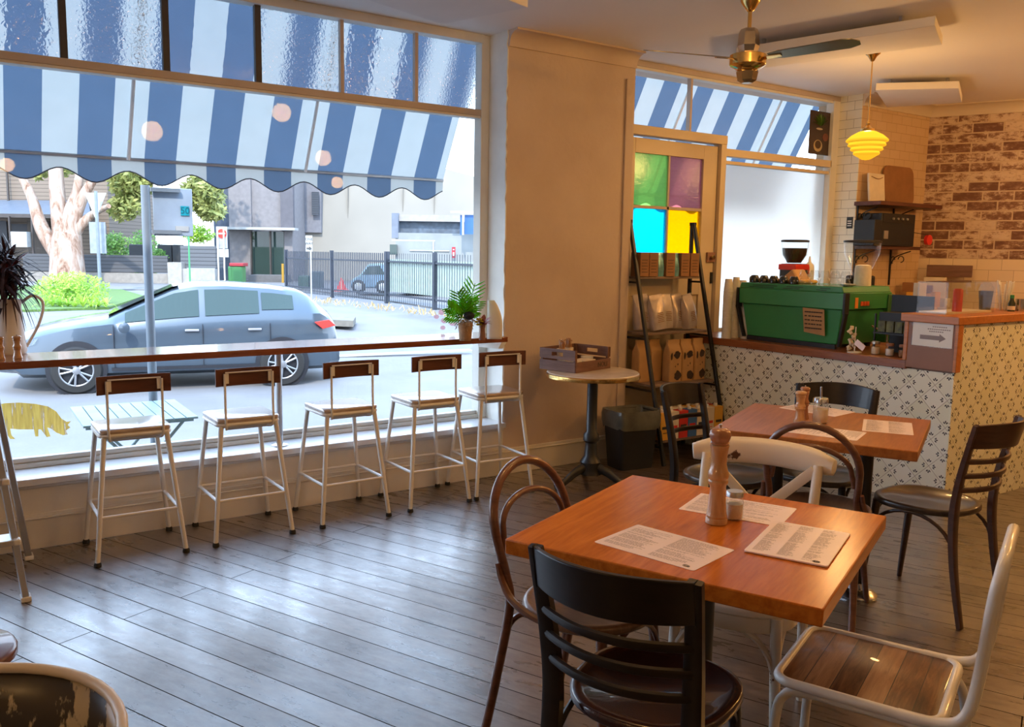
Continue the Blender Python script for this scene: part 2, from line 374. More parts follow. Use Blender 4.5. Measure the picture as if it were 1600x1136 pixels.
def floor_mat():
    t = NT('worn_floor_boards'); p = t.vmap(t.tc(), (1, 1, 1), (0, 0, R(66.9)), (0, .03, 0))
    br = t.n.new('ShaderNodeTexBrick'); t.put(br.inputs['Vector'], p)
    br.offset = .37; br.inputs['Scale'].default_value = 1; br.inputs['Mortar Size'].default_value = .0022; br.inputs['Mortar Smooth'].default_value = .1
    br.inputs['Brick Width'].default_value = 3.1; br.inputs['Row Height'].default_value = .134; br.inputs['Bias'].default_value = 0
    br.inputs['Color1'].default_value = (0, 0, 0, 1); br.inputs['Color2'].default_value = (1, 1, 1, 1); br.inputs['Mortar'].default_value = (.5, .5, .5, 1)
    grain = t.noise(t.vmap(p, (2.2, 9, 9)), 3, 5, .5, .5); wear = t.noise(p, 2.3, 5, .65); fine = t.noise(t.vmap(p, (3, 9, 1)), 14, 5, .7)
    g = t.math('ADD', t.math('MULTIPLY', grain, .5), t.math('ADD', t.math('MULTIPLY', wear, .42), t.math('MULTIPLY', fine, .08)))
    c = t.ramp(g, [(.34, (.034, .021, .014)), (.5, (.075, .050, .036)), (.66, (.14, .102, .078))])
    c = t.mix(.5, c, t.ramp(br.outputs[0], [(0, (.42, .40, .39)), (1, (.62, .60, .58))]), 'OVERLAY')
    kn = t.noise(t.vmap(p, (1.3, 2.6, 1)), 5.5, 1, .3)
    c = t.mix(t.ramp(kn, [(.70, (0, 0, 0)), (.73, (.8, .8, .8))]), c, (.02, .014, .01))
    c = t.mix(br.outputs['Fac'], c, (.012, .009, .007))
    rg = t.ramp(g, [(.35, (.30, .30, .30)), (.68, (.46, .46, .46))])
    h = t.math('SUBTRACT', t.math('MULTIPLY', g, .07), t.math('MULTIPLY', br.outputs['Fac'], 1.))
    gap = t.math('SUBTRACT', 1., br.outputs['Fac'])
    bs = t.n.new('ShaderNodeSeparateColor'); t.put(bs.inputs[0], br.outputs[0])
    vis = t.math('ADD', t.math('MULTIPLY', t.math('SUBTRACT', g, .25), .9), t.math('ADD', t.math('MULTIPLY', bs.outputs[0], .42), t.math('MULTIPLY', t.math('SUBTRACT', t.noise(t.vmap(p, (1, 1.8, 1)), 11, 6, .75), .5), 1.3)))
    t.set(col=c, rough=rg, spec=t.math('MULTIPLY', gap, .5), ior=2.05, coat=t.math('MULTIPLY', gap, t.math('ADD', .42, t.math('MULTIPLY', vis, 1.0))), crough=t.math('MULTIPLY', rg, .8), normal=t.bump(h, .5, .003)); t.b.inputs['Coat IOR'].default_value = 2.2; t.l.new(t.bump(h, .5, .003), t.b.inputs['Coat Normal']); t.set(rough=rg); return t.m
MAT['floor'] = floor_mat()
def counter_tile(axis, name, tint=(1, 1, 1)):
    t = NT(name); x, y, z = t.sep(t.tc()); a = x if axis == 'x' else y
    k = 1/math.sqrt(2)/.117
    u = t.math('MULTIPLY', t.math('ADD', a, z), k); w = t.math('MULTIPLY', t.math('SUBTRACT', a, z), k)
    fu = t.math('ABSOLUTE', t.math('SUBTRACT', t.math('FRACT', u), .5)); fw = t.math('ABSOLUTE', t.math('SUBTRACT', t.math('FRACT', w), .5))
    T = t.math('MULTIPLY', t.math('ADD', fu, fw), .7071); Q = t.math('MULTIPLY', t.math('ABSOLUTE', t.math('SUBTRACT', fu, fw)), .7071)
    def leaf(ct, cq, ang, la, lb):
        dt = t.math('SUBTRACT', T, ct); dq = t.math('SUBTRACT', Q, cq); ca, sa = math.cos(ang), math.sin(ang)
        p = t.math('ADD', t.math('MULTIPLY', dt, ca), t.math('MULTIPLY', dq, sa)); q = t.math('SUBTRACT', t.math('MULTIPLY', dq, ca), t.math('MULTIPLY', dt, sa))
        e = t.math('ADD', t.math('POWER', t.math('ABSOLUTE', t.math('DIVIDE', p, la)), 2.), t.math('POWER', t.math('ABSOLUTE', t.math('DIVIDE', q, lb)), 2.))
        return t.math('LESS_THAN', e, 1.)
    lf = t.math('MAXIMUM', leaf(.385, 0, 0, .062, .034), leaf(.445, .072, R(-42), .068, .033))
    grout = t.math('GREATER_THAN', t.math('MAXIMUM', fu, fw), .487)
    tid = t.n.new('ShaderNodeTexWhiteNoise'); t.put(tid.inputs['Vector'], t.comb(t.math('FLOOR', u), t.math('FLOOR', w)))
    base = t.mix(tid.outputs[0], (.82, .84, .70), (.90, .92, .84))
    c = t.mix(lf, base, (.02, .016, .022)); c = t.mix(grout, c, (.42, .39, .33))
    t.set(col=c, rough=.22, normal=t.bump(t.math('SUBTRACT', 1., grout), .3, .002)); return t.m
def tile_mat(axis, name, c1, c2, gr, bw=.155, bh=.077, rough=.2):
    t = NT(name); x, y, z = t.sep(t.tc()); a = x if axis == 'x' else y
    br = t.n.new('ShaderNodeTexBrick'); t.put(br.inputs['Vector'], t.comb(a, z)); br.inputs['Scale'].default_value = 1
    br.inputs['Brick Width'].default_value = bw; br.inputs['Row Height'].default_value = bh; br.inputs['Mortar Size'].default_value = .0018
    t.put(br.inputs['Color1'], c1); t.put(br.inputs['Color2'], c2); t.put(br.inputs['Mortar'], gr)
    t.set(col=br.outputs[0], rough=rough, normal=t.bump(br.outputs['Fac'], -.3, .002)); return t.m
def brick_mat():
    t = NT('limewashed_brick'); x, y, z = t.sep(t.tc())
    br = t.n.new('ShaderNodeTexBrick'); vec = t.comb(x, z); t.put(br.inputs['Vector'], vec); br.inputs['Scale'].default_value = 1
    br.inputs['Brick Width'].default_value = .25; br.inputs['Row Height'].default_value = .088; br.inputs['Mortar Size'].default_value = .007; br.inputs['Mortar Smooth'].default_value = .3
    t.put(br.inputs['Color1'], (0, 0, 0)); t.put(br.inputs['Color2'], (1, 1, 1)); t.put(br.inputs['Mortar'], (.5, .5, .5))
    a = t.noise(t.comb(x, t.math('MULTIPLY', z, 1.8)), 9, 9, .78)
    f = t.math('ADD', t.math('MULTIPLY', a, .8), t.math('MULTIPLY', br.outputs[0], .16))
    c = t.ramp(f, [(.40, (.17, .08, .055)), (.475, (.27, .15, .10)), (.51, (.48, .34, .25)), (.55, (.64, .50, .39)), (.8, (.70, .57, .45))])
    c = t.mix(br.outputs['Fac'], c, (.60, .46, .33))
    h = t.math('SUBTRACT', a, t.math('MULTIPLY', br.outputs['Fac'], .6))
    t.set(col=c, rough=.8, normal=t.bump(h, .6, .01)); return t.m

# ================================================================== THE ROOM
struct('floor', MB().bx(-3, -4, -.12, 12, 4.95, 0), MAT['floor'], smooth=False)
struct('ceiling', MB().bx(-3, -4, 2.9, 12, 5.12, 3.05), MAT['ceil'], smooth=False)
struct('wall_left', MB().bx(-3.1, -4, 0, -3, 5.1, 2.9), MAT['wall'], smooth=False)
struct('wall_back', MB().bx(-3, -4.1, 0, 12, -4, 2.9), MAT['wall'], smooth=False)
# wall under the display window, with its sill and skirting
struct('wall_window', MB().bx(-3, 4.75, 0, 3.2, 5.08, .33), MAT['dado'], smooth=False)
struct('baseboard_window', MB().bx(-3, 4.735, 0, 3.9, 4.75, .15).bx(-3, 4.728, .15, 3.9, 4.75, .158).bx(-3, 4.74, .158, 3.9, 4.75, .178), MAT['dado'], bevel=.003)
struct('trim_1', MB().bx(-3, 4.715, .325, 3.2, 5.0, .36).bx(-3, 4.74, .305, 3.2, 4.75, .325), MAT['sill'], bevel=.004)
# the pier between window and door
struct('wall_pier', MB().bx(3.2, 4.75, 0, 4.29, 5.1, 2.9), MAT['plaster'], smooth=False)
def ragged():
    mb = MB(); n = 60; r2 = random.Random(3)
    zs = [.36+(2.9-.36)*i/n for i in range(n+1)]
    ys = [4.747+(.012*r2.random() if r2.random() < .6 else 0) for _ in zs]
    for i in range(n): mb.quad((3.192, 5.0, zs[i]), (3.192, ys[i], zs[i]), (3.192, ys[i+1], zs[i+1]), (3.192, 5.0, zs[i+1]))
    for i in range(n): mb.quad((3.192, ys[i], zs[i]), (3.201, ys[i], zs[i]), (3.201, ys[i+1], zs[i+1]), (3.192, ys[i+1], zs[i+1]))
    return mb
struct('trim_2', ragged(), MAT['reveal'], smooth=False)
def cornice(x0, x1, yw, zt=2.9, zb=2.8, dp=.1, mat='plaster', name='trim_3', yaw=0, loc=None):
    pr = [(0, zb), (-.012, zb), (-.014, zb+.012)] + [(-.014-(dp-.024)*(1-math.cos(a)), zb+.012+(zt-.012-zb-.012)*math.sin(a)) for a in [R(10*k) for k in range(1, 10)]] + [(-dp, zt-.012), (-dp, zt), (0, zt)]
    return struct(name, MB().prism([(x0, yw+y, z) for y, z in pr], (x1-x0, 0, 0)), MAT[mat], yaw=yaw, loc=loc)
cornice(3.2, 4.29, 4.75)
# door side of the facade
struct('wall_door', MB().bx(4.29, 4.93, 2.845, 6.84, 5.1, 2.9).bx(5.39, 4.93, 0, 6.84, 5.05, .9), MAT['wall'], smooth=False)
struct('trim_4', MB().bx(4.29, 4.87, 2.86, 6.84, 4.93, 2.9), MAT['wframe'], bevel=.003)
struct('wall_tiled', MB().bx(6.84, 4.65, 0, 8.3, 5.1, 2.9), [tile_mat('x', 'warm_lit_wall_tiles', (.62, .44, .26), (.66, .48, .30), (.42, .28, .16))], smooth=False)  # warm lamp light is tinted into the tile colour
struct('trim_5', MB().bx(6.832, 4.652, 0, 6.84, 4.93, 2.9), tile_mat('y', 'cream_metro_tiles', (.74, .70, .56), (.80, .76, .62), (.30, .27, .2), .15), smooth=False)
cornice(6.84, 8.0, 4.65, name='trim_6', mat='wall')
BR_YAW = math.atan2(-.912, .41)
b_m = brick_mat()
struct('wall_brick', MB().bx(-.1, 0, 1.5, 9.6, .2, 2.9), b_m, loc=(7.88, 4.66, 0), yaw=BR_YAW, smooth=False)
struct('wall_brick_tiled', MB().bx(-.1, -.008, 0, 9.6, .2, 1.5), tile_mat('x', 'cream_wall_tiles', (.74, .60, .42), (.80, .66, .48), (.42, .32, .22), .2, .1), loc=(7.88, 4.66, 0), yaw=BR_YAW, smooth=False)
def corn2():
    pr = [(0, 2.8), (-.012, 2.8)] + [(-.014-.08*(1-math.cos(R(10*k))), 2.81+.08*math.sin(R(10*k))) for k in range(1, 10)] + [(-.1, 2.9), (0, 2.9)]
    return MB().prism([(-.1, y, z) for y, z in pr], (9.7, 0, 0))
struct('trim_7', corn2(), MAT['wall'], loc=(7.88, 4.66, 0), yaw=BR_YAW)
struct('trim_8', MB().bx(4.20, 4.735, 0, 4.27, 4.75, 2.72), MAT['plaster'], bevel=.004)
struct('trim_9', MB().bx(3.9, 4.735, 0, 4.20, 4.75, .15).bx(3.9, 4.74, .15, 4.20, 4.75, .175), MAT['dado'], bevel=.003)

# ---- window_1: the big display window
wroot = bpy.data.objects.new('window_1', None); C.objects.link(wroot); wroot['kind'] = 'structure'
MUL = [-1.30, -.81, -.32, .17, .673, 1.163, 1.658, 2.162, 2.66]
fm = MB().bx(-3, 4.96, .36, 3.19, 5.04, .385).bx(-3, 4.98, .385, 3.19, 5.03, .41)
fm.bx(3.13, 4.955, .36, 3.192, 5.045, 2.9).bx(-1.9, 4.955, .36, -1.8, 5.045, 2.9)
fm.build('window_frame', MAT['wframe_light'], wroot, bevel=.004)
MB().bx(-3, 4.96, 2.385, 3.14, 5.03, 2.425).build('transom', MAT['wframe'], wroot, bevel=.003)
MB().bx(-3, 4.965, 2.37, 3.13, 5.035, 2.385).build('transom_bead', MAT['wframe_light'], wroot, bevel=.002)
MB().bx(-3, 4.945, 2.845, 3.14, 5.04, 2.9).build('head_rail', MAT['wframe_light'], wroot, bevel=.003)
for i, x in enumerate(MUL):
    thin = x > 2; w_ = .011 if thin else .017
    MB().bx(x-w_, 4.975, 2.425, x+w_, 5.01, 2.845).build('mullion', MAT['wframe'] if thin else MAT['mullion'], wroot)
edges = MUL+[3.13]
for i in range(len(MUL)):
    k = {8: 3, 7: 2, 6: 0, 5: 1, 4: 0, 3: 2}.get(i, i % 4)
    MB().quad((edges[i]+.01, 5.0, 2.42), (edges[i+1]-.01, 5.0, 2.42), (edges[i+1]-.01, 5.0, 2.85), (edges[i]+.01, 5.0, 2.85)).build('rippled_pane', RIP[k], wroot, smooth=False)
MB().quad((-3, 5.0, .40), (3.135, 5.0, .40), (3.135, 5.0, 2.39), (-3, 5.0, 2.39)).build('pane', MAT['glass'], wroot, smooth=False)

# ---- window_2: fanlights over door and shop window with white film
w2 = bpy.data.objects.new('window_2', None); C.objects.link(w2); w2['kind'] = 'structure'
fm = MB().bx(6.745, 4.87, .9, 6.84, 4.95, 2.86).bx(4.285, 4.885, 2.84, 6.80, 4.95, 2.865).bx(4.285, 4.885, 2.425, 4.296, 4.95, 2.85)
fm.build('window_frame', MAT['wframe_light'], w2, bevel=.003)
MB().bx(5.38, 4.87, 2.285, 6.76, 4.94, 2.345).bx(5.38, 4.885, 2.225, 6.76, 4.93, 2.252).build('transom', MAT['doorpaint'], w2, bevel=.003)
MB().bx(4.99, 4.89, 2.43, 5.01, 4.93, 2.85).build('mullion', MAT['wframe'], w2)
MB().quad((4.29, 4.92, 2.34), (6.76, 4.92, 2.34), (6.76, 4.92, 2.85), (4.29, 4.92, 2.85)).build('pane', MAT['glass'], w2, smooth=False)
MB().quad((5.38, 4.92, .9), (6.76, 4.92, .9), (6.76, 4.92, 2.29), (5.38, 4.92, 2.29)).build('lower_pane', MAT['glass'], w2, smooth=False)
MB().bx(5.395, 4.926, .9, 6.745, 4.93, 2.235).build('white_film', MAT['blind'], w2, smooth=False)

# ---- door_1: cream door with four coloured panes
d1 = bpy.data.objects.new('door_1', None); C.objects.link(d1); d1['kind'] = 'structure'
MB().bx(4.285, 4.86, 0, 4.345, 4.95, 2.44).bx(5.33, 4.86, 0, 5.39, 4.95, 2.44).bx(4.285, 4.855, 2.37, 5.39, 4.95, 2.44).build('door_frame', MAT['doorpaint'], d1, bevel=.004)
dl = MB().bx(4.352, 4.895, 0, 4.445, 4.94, 2.355).bx(5.17, 4.895, 0, 5.325, 4.94, 2.355).bx(4.445, 4.895, 2.245, 5.17, 4.94, 2.355).bx(4.445, 4.895, 1.18, 5.17, 4.94, 1.40)
dl.bx(4.445, 4.895, 0, 5.17, 4.94, .25).bx(4.445, 4.91, .25, 5.17, 4.925, 1.18)
dl.build('door_leaf', MAT['doorpaint'], d1, bevel=.003)
MB().bx(4.795, 4.90, 1.40, 4.812, 4.935, 2.245).bx(4.445, 4.90, 1.84, 5.17, 4.935, 1.862).build('glazing_bar', MAT['wframe'], d1)
for (x0, x1, z0, z1, c, nm) in ((4.445, 4.797, 1.862, 2.245, (.55, .86, .36), 'green_pane'), (4.81, 5.17, 1.862, 2.245, (.78, .40, .42), 'pink_pane'),
                                (4.445, 4.797, 1.40, 1.84, (.0, .75, .95), 'cyan_pane'), (4.81, 5.17, 1.40, 1.84, (1., .58, .0), 'yellow_pane')):
    MB().bx(x0, 4.915, z0, x1, 4.919, z1).build(nm, tinted(nm+'_glass', c), d1, smooth=False)
MB().bx(5.24, 4.875, 1.44, 5.325, 4.895, 1.52).build('lock_box', MAT['endpanel'], d1, bevel=.004)
MB().lathe([(.012, 0), (.02, -.02), (.014, -.03)], 12, (5.28, 4.875, 1.48), 'y').build('door_knob', MAT['brass'], d1)
MB().bx(5.295, 4.885, 1.27, 5.318, 4.895, 1.36).build('escutcheon', MAT['blackmetal'], d1)

# ---- ceiling panels, fan, pendants
def panel(name, label, pts, z0=2.8, th=.055):
    mb = MB().prism([(x, y, z0) for x, y in pts], (0, 0, th)); P = [Vector((x, y, 0)) for x, y in pts]; c = sum(P, Vector())/4
    o = thing(name, label, 'ceiling panel', (c.x, c.y, z0))
    q = MB().prism([(p.x-c.x, p.y-c.y, 0) for p in P], (0, 0, th)); q.build('felt_board', MAT['panel'], o, bevel=.004)
    h = MB()
    for p in P: w = (p-c)*.7; h.bx(w.x-.01, w.y-.01, th, w.x+.01, w.y+.01, 2.9-z0)
    h.build('hanger', MAT['steel'], o)
def para(a, b, wd):   # edge a->b, width vector
    return [a, b, (b[0]+wd[0], b[1]+wd[1]), (a[0]+wd[0], a[1]+wd[1])]
a1, b1 = onz(1472, 70, 2.8), onz(1160, 130, 2.8)
panel('acoustic_panel', 'long white acoustic panel on the ceiling behind the fan', [onz(1472, 70, 2.8).xy, onz(1461, 40, 2.8).xy, onz(1150, 88, 2.8).xy, onz(1148, 112, 2.8).xy], 2.8)
panel('acoustic_panel', 'small white acoustic panel on the ceiling near the brick wall', [onz(1503, 160, 2.8).xy, onz(1498, 138, 2.8).xy, onz(1368, 141, 2.8).xy, onz(1386, 168, 2.8).xy], 2.8)
pa, pb = onz(690, 38, 2.8), onz(825, 12, 2.8)
dv = (pb-pa); ex = Vector((-dv.y, dv.x, 0)).normalized()
ex = -ex if ex.x > 0 else ex
panel('acoustic_panel', 'white acoustic panel on the ceiling beside the large window', [pa.xy, pb.xy, (pb+ex*1.2).xy, (pa+ex*1.2).xy], 2.8)

def em_mat(name, col, st):
    t = NT(name); n = t.n.new('ShaderNodeEmission'); n.inputs[0].default_value = (*col, 1); n.inputs[1].default_value = st; t.l.new(n.outputs[0], t.out.inputs[0]); return t.m
def shade_mat():
    t = NT('glowing_opal_shade'); t.n.remove(t.b); e = t.n.new('ShaderNodeEmission'); e.inputs[0].default_value = (1, .62, .03, 1); gn = t.n.new('ShaderNodeNewGeometry'); nz_ = t.sep(gn.outputs['Normal'])[2]; t.put(e.inputs[1], t.math('ADD', 1.25, t.math('MULTIPLY', nz_, .55)))  # strength follows the normal: ridge shading put into the glow
    tr_ = t.n.new('ShaderNodeBsdfTransparent'); tr_.inputs[0].default_value = (1, .58, .23, 1)
    mx = t.n.new('ShaderNodeMixShader'); mx.inputs[0].default_value = .45; t.l.new(e.outputs[0], mx.inputs[1]); t.l.new(tr_.outputs[0], mx.inputs[2]); t.l.new(mx.outputs[0], t.out.inputs[0]); return t.m
MAT['shade'] = shade_mat()
SHADE = [(.035, .0), (.06, -.006), (.105, -.03), (.141, -.062), (.140, -.073), (.120, -.082), (.128, -.096), (.126, -.102), (.103, -.112), (.110, -.127), (.108, -.132), (.084, -.142), (.090, -.155), (.086, -.161), (.058, -.178), (.03, -.195), (.004, -.20)]
def pendant(x, y, zt, label, group=None, k=1):
    """zt = top of the glass shade"""
    o = thing('pendant_lamp', label, 'lamp', (x, y, 2.9), 0, group)
    MB().lathe([(.052, 0), (.05, -.006), (.03, -.022), (.014, -.05), (.01, -.055)], 20).build('ceiling_rose', MAT['brass'], o)
    MB().tube([(0, 0, -.05), (0, 0, zt-2.9+.05)], .0045, 8).build('rod', MAT['brass'], o)
    MB().lathe([(.008, .065), (.014, .05), (.010, .04), (.03, .02), (.046, .014), (.048, -.004), (.036, -.006)], 24, (0, 0, zt-2.9)).build('gallery', MAT['brass'], o)
    MB().lathe([(r, z) for r, z in SHADE], 40, (0, 0, zt-2.9)).build('lamp_shade', MAT['shade'], o)
    ld = bpy.data.lights.new('lamp_light', 'POINT'); ld.energy = LAMP_W*k; ld.color = LAMP_COL if k < 3 else (1, .80, .52); ld.shadow_soft_size = .085
    l = bpy.data.objects.new('lamp_light', ld); C.objects.link(l); l.parent = o; l.location = (0, 0, zt-2.9-.085)
pendant(5.544, 3.719, 2.375, 'lit yellow glass pendant on a long brass rod above the counter')
for x, y, z, k in ((1.73, 2.0, 2.56, .9), (2.87, 2.0, 2.83, .9), (3.7, .95, 2.56, .9), (6.4, 1.3, 2.45, 3.7), (7.7, 2.5, 2.5, 1.2), (-2.0, .9, 2.56, .8), (1.0, -2.6, 2.56, 1), (5.2, -2.2, 2.56, 1)):  # unseen pendants here, as at far right, are added to warm the room
    pendant(x, y, z, 'lit yellow glass pendant lamp hanging close under the ceiling', 'short pendants over the dining room', k)

f = thing('ceiling_fan', 'brass ceiling fan hanging over the dining tables', 'ceiling fan', (3.892, 3.388, 2.9))
MB().lathe([(.055, 0), (.052, -.012), (.03, -.045), (.016, -.062), (.012, -.064)], 28).build('ceiling_rose', MAT['brass'], f)
MB().tube([(0, 0, -.06), (0, 0, -.17)], .011, 12).build('rod', MAT['brass'], f)
MB().lathe([(.045, 0), (.055, -.02), (.06, -.09), (.048, -.13), (.05, -.135)], 6, (0, 0, -.155), ph=.3).build('canopy_cup', MAT['fancap'], f, smooth=False)
MB().lathe([(.05, .0), (.095, -.008), (.10, -.012), (.10, -.062), (.096, -.066), (.06, -.088), (.045, -.09)], 40, (0, 0, -.285)).build('motor_housing', MAT['brass'], f)
MB().lathe([(.052, 0), (.06, -.02), (.052, -.065), (.03, -.08)], 6, (0, 0, -.365), ph=.2).build('lower_cap', MAT['fancap'], f, smooth=False)
tipR = onz(1350, 72, 2.56) - Vector((3.892, 3.388, 2.56)); aR = math.atan2(tipR.y, tipR.x)
for k in range(3):
    a = aR + k*2*math.pi/3; ca, sa = math.cos(a), math.sin(a); pitch = R(-13)
    ol = [(.13, -.03), (.2, -.045), (.55, -.058), (.60, -.045), (.63, -.01), (.62, .03), (.56, .052), (.2, .045), (.13, .03)]
    def tr(r, s_, dz=0):
        return (r*ca - s_*math.cos(pitch)*sa, r*sa + s_*math.cos(pitch)*ca, -.318 + s_*math.sin(pitch)+dz)
    MB().prism([tr(r, s_) for r, s_ in ol], (0, 0, .005)).build('fan_blade', MAT['brassdark'], f, bevel=.001)
    mb = MB().prism([tr(.08, -.02, -.006), tr(.2, -.012, -.006), (tr(.2, .012, -.006)), tr(.08, .02, -.006)], (0, 0, .005))
    mb.build('blade_bracket', MAT['brass'], f)

# ================================================================== WINDOW BAR AND STOOLS
b_ = thing('window_bar', 'long red-brown wooden bar top along the display window', 'bar counter', (1.0, 4.75, 0))
MB().bx(-4, -.19, .925, 2.10, .17, .96).build('bar_top', MAT['bar'], b_, bevel=.004)
MB().tube([(.685, .08, .365), (.685, .08, .925)], .019, 16).build('support_pole', MAT['alu'], b_)
MB().lathe([(.05, 0), (.05, .006), (.024, .012)], 24, (.685, .08, .36)).build('pole_flange', MAT['steel'], b_)
MB().prism([(2.10, .17, .925), (2.10, .17, .86), (2.15, .0, .86), (2.19, -.005, .925)], (.04, 0, 0)).build('wall_bracket', MAT['reveal'], b_)

def make_stool():
    s = thing('bar_stool', '', 'stool', (0, 0, 0), 0, 'stools along the window bar')
    # local: back of the stool towards -y (the room), facing +y (the window)
    Z = .625; hw = .155; hd = .15
    MB().slab(rrect(.325, .305, .035), Z-.008, Z+.012, .004).build('seat', MAT['stoolseat'], s)
    fr = MB().tube([(x, y, Z-.018) for x, y in rrect(.31, .29, .035)], .011, 8, closed=True)
    fr.bx(-.15, -.14, Z-.034, .15, -.13, Z-.008).bx(-.15, .13, Z-.034, .15, .14, Z-.008)
    fr.build('seat_frame', MAT['stoolmetal'], s)
    for sx in (-1, 1):
        for sy in (-1, 1):
            l = MB().tube([(sx*(hw-.015), sy*(hd-.015), Z-.02), (sx*.200, sy*.195, .012)], [.0125, .0115], 10)
            lo = l.build('leg', MAT['stoolmetal'], s)
            MB().lathe([(.017, 0), (.017, .012), (.013, .02)], 12, (sx*.200, sy*.195, 0)).build('rubber_foot', MAT['rubber'], lo)
    zz = .225; q = (Z-.02-zz)/(Z-.032); X = hw-.015+(.200-hw+.015)*q; Y = hd-.015+(.195-hd+.015)*q
    MB().tube([(-X, -Y, zz), (X, -Y, zz)], .008, 8).build('foot_rail', MAT['stoolmetal'], s)
    MB().tube([(-X, Y, zz), (X, Y, zz)], .008, 8).build('foot_rail', MAT['stoolmetal'], s)
    MB().tube([(-X, -Y, zz), (-X, Y, zz)], .008, 8).build('foot_rail', MAT['stoolmetal'], s)
    MB().tube([(X, -Y, zz), (X, Y, zz)], .008, 8).build('foot_rail', MAT['stoolmetal'], s)
    pts = []
    for sx in (-1, 1):
        a = [(sx*.122, -.155, .87), (sx*.122, -.155, .70), (sx*.122, -.158, Z), (sx*.118, -.150, Z-.035), (sx*.11, -.12, Z-.045)]
        pts.append(crom(a, 5))
    path = pts[0] + [Vector((-.10, -.105, Z-.046)), Vector((.10, -.105, Z-.046))] + pts[1][::-1]
    MB().tube(path, .0065, 8).build('back_frame', MAT['stoolmetal'], s)
    bb = MB(); n = 12
    arc = [(x/ n*.33-.165, -.155+.0-.0 + .022*(1-((x/n*2-1))**2) - .004) for x in range(n+1)]
    arc = [(x, -.150+.020*(1-(x/.165)**2)) for x, _ in arc]
    poly = [(x, y, .805) for x, y in arc] + [(x, y+.012, .805) for x, y in arc[::-1]]
    bb.prism(poly, (0, 0, .088)); bb.build('backrest', MAT['stoolback'], s, bevel=.002)
    br = MB()
    for sx in (-1, 1): br.cb((sx*.112, -.150, .845), (.022, .006, .05))
    br.bx(-.118, -.158, .873, .118, -.152, .879)
    br.build('bracket', MAT['stoolmetal'], s)
    return s
stool = make_stool()
for i, (x, y, yw, lab) in enumerate(((.822, 4.505, -.02, 'white metal bar stool nearest the step ladder, wooden seat and back'),
        (1.362, 4.50, 0, 'white metal bar stool second from the step ladder, in front of the bar support pole'),
        (1.925, 4.50, .02, 'white metal bar stool, the middle one of the five along the window bar'),
        (2.468, 4.508, 0, 'white metal bar stool second from the pier, fourth along the window bar'),
        (2.935, 4.505, -.06, 'white metal bar stool nearest the pier at the end of the window bar'))):
    o = stool if i == 0 else copy_tree(stool)
    o.location = (x, y, 0); o.rotation_euler.z = yw; o['label'] = lab

# ---- step ladder at the left edge
L = thing('step_ladder', 'grey aluminium step ladder with white plastic ends at the left edge', 'ladder', (.0, 4.1, 0))
def rail(a, b, nm): MB().tube([a, b], .019, 4, up=(0, 1, 0), sq=True, ab=(.75, 1.3)).build(nm, MAT['alu'], L)
A0, A1 = v(.297, -.05, .012), v(.13, .03, 1.62)
B0, B1 = v(.36, .50, .012), v(.15, .10, 1.62)
rail(A0, A1, 'front_rail'); rail(A0-v(.46, 0, 0), A1-v(.36, 0, 0), 'front_rail')
rail(B0, B1, 'rear_rail'); rail(B0-v(.56, 0, 0), B1-v(.38, 0, 0), 'rear_rail')
for P in (A0, A0-v(.46, 0, 0), B0, B0-v(.56, 0, 0)): MB().cb(P+v(0, 0, 0), (.04, .06, .024)).build('foot', MAT['white'], L, bevel=.004)
for k in range(1, 6):
    t = k*.16; p = A0.lerp(A1, t); q = (A0-v(.46, 0, 0)).lerp(A1-v(.36, 0, 0), t)
    tr_ = MB().bx(q.x, p.y-.05, p.z-.012, p.x, p.y+.06, p.z+.012).build('tread', MAT['alu'], L, bevel=.003)
    MB().cb((p.x+.006, p.y-.03, p.z), (.028, .05, .026)).build('end_cap', MAT['white'], tr_, bevel=.006)
MB().bx(-.28, .02, 1.6, .16, .12, 1.64).build('top_plate', MAT['alu'], L, bevel=.004)

# ================================================================== TABLES
E1 = R(23.5)
def dining_table(name, label, cat, loc, yaw, w, d, mat, cols, base='disc', top=.75, th=.042):
    o = thing(name, label, cat, (*loc, 0), yaw)
    MB().bx(-w/2, -d/2, top-th, w/2, d/2, top).build('tabletop', mat, o, bevel=.004)
    for cx, cy in cols:
        MB().tube([(cx, cy, .05), (cx, cy, top-th-.01)], .034, 16).build('column', MAT['blackmetal'], o)
        MB().bx(cx-.14, cy-.14, top-th-.012, cx+.14, cy+.14, top-th).build('top_plate', MAT['blackmetal'], o)
        if base == 'disc':
            MB().lathe([(.085, 0), (.088, .012), (.07, .03), (.045, .038), (.04, .06), (.036, .065)], 28, (cx, cy, 0)).build('foot_disc', MAT['steel'], o)
        else:
            MB().lathe([(.24, 0), (.24, .01), (.06, .035), (.04, .06)], 36, (cx, cy, 0)).build('base_disc', MAT['blackmetal'], o)
    return o
T1 = v(1.768, 1.608, 0)
dining_table('dining_table', 'square honey-wood dining table in front with pepper mill, salt jar and menus', 'table', T1.xy, E1, .81, .81, MAT['table'], [(0, 0)], 'plate')
T2 = v(3.342, 2.360, 0)
dining_table('dining_table', 'brown wooden dining table beside the tiled counter, with sugar pourer', 'table', T2.xy, R(26.5), .77, .82, MAT['table2'], [(-.05, -.185), (-.02, .2)])

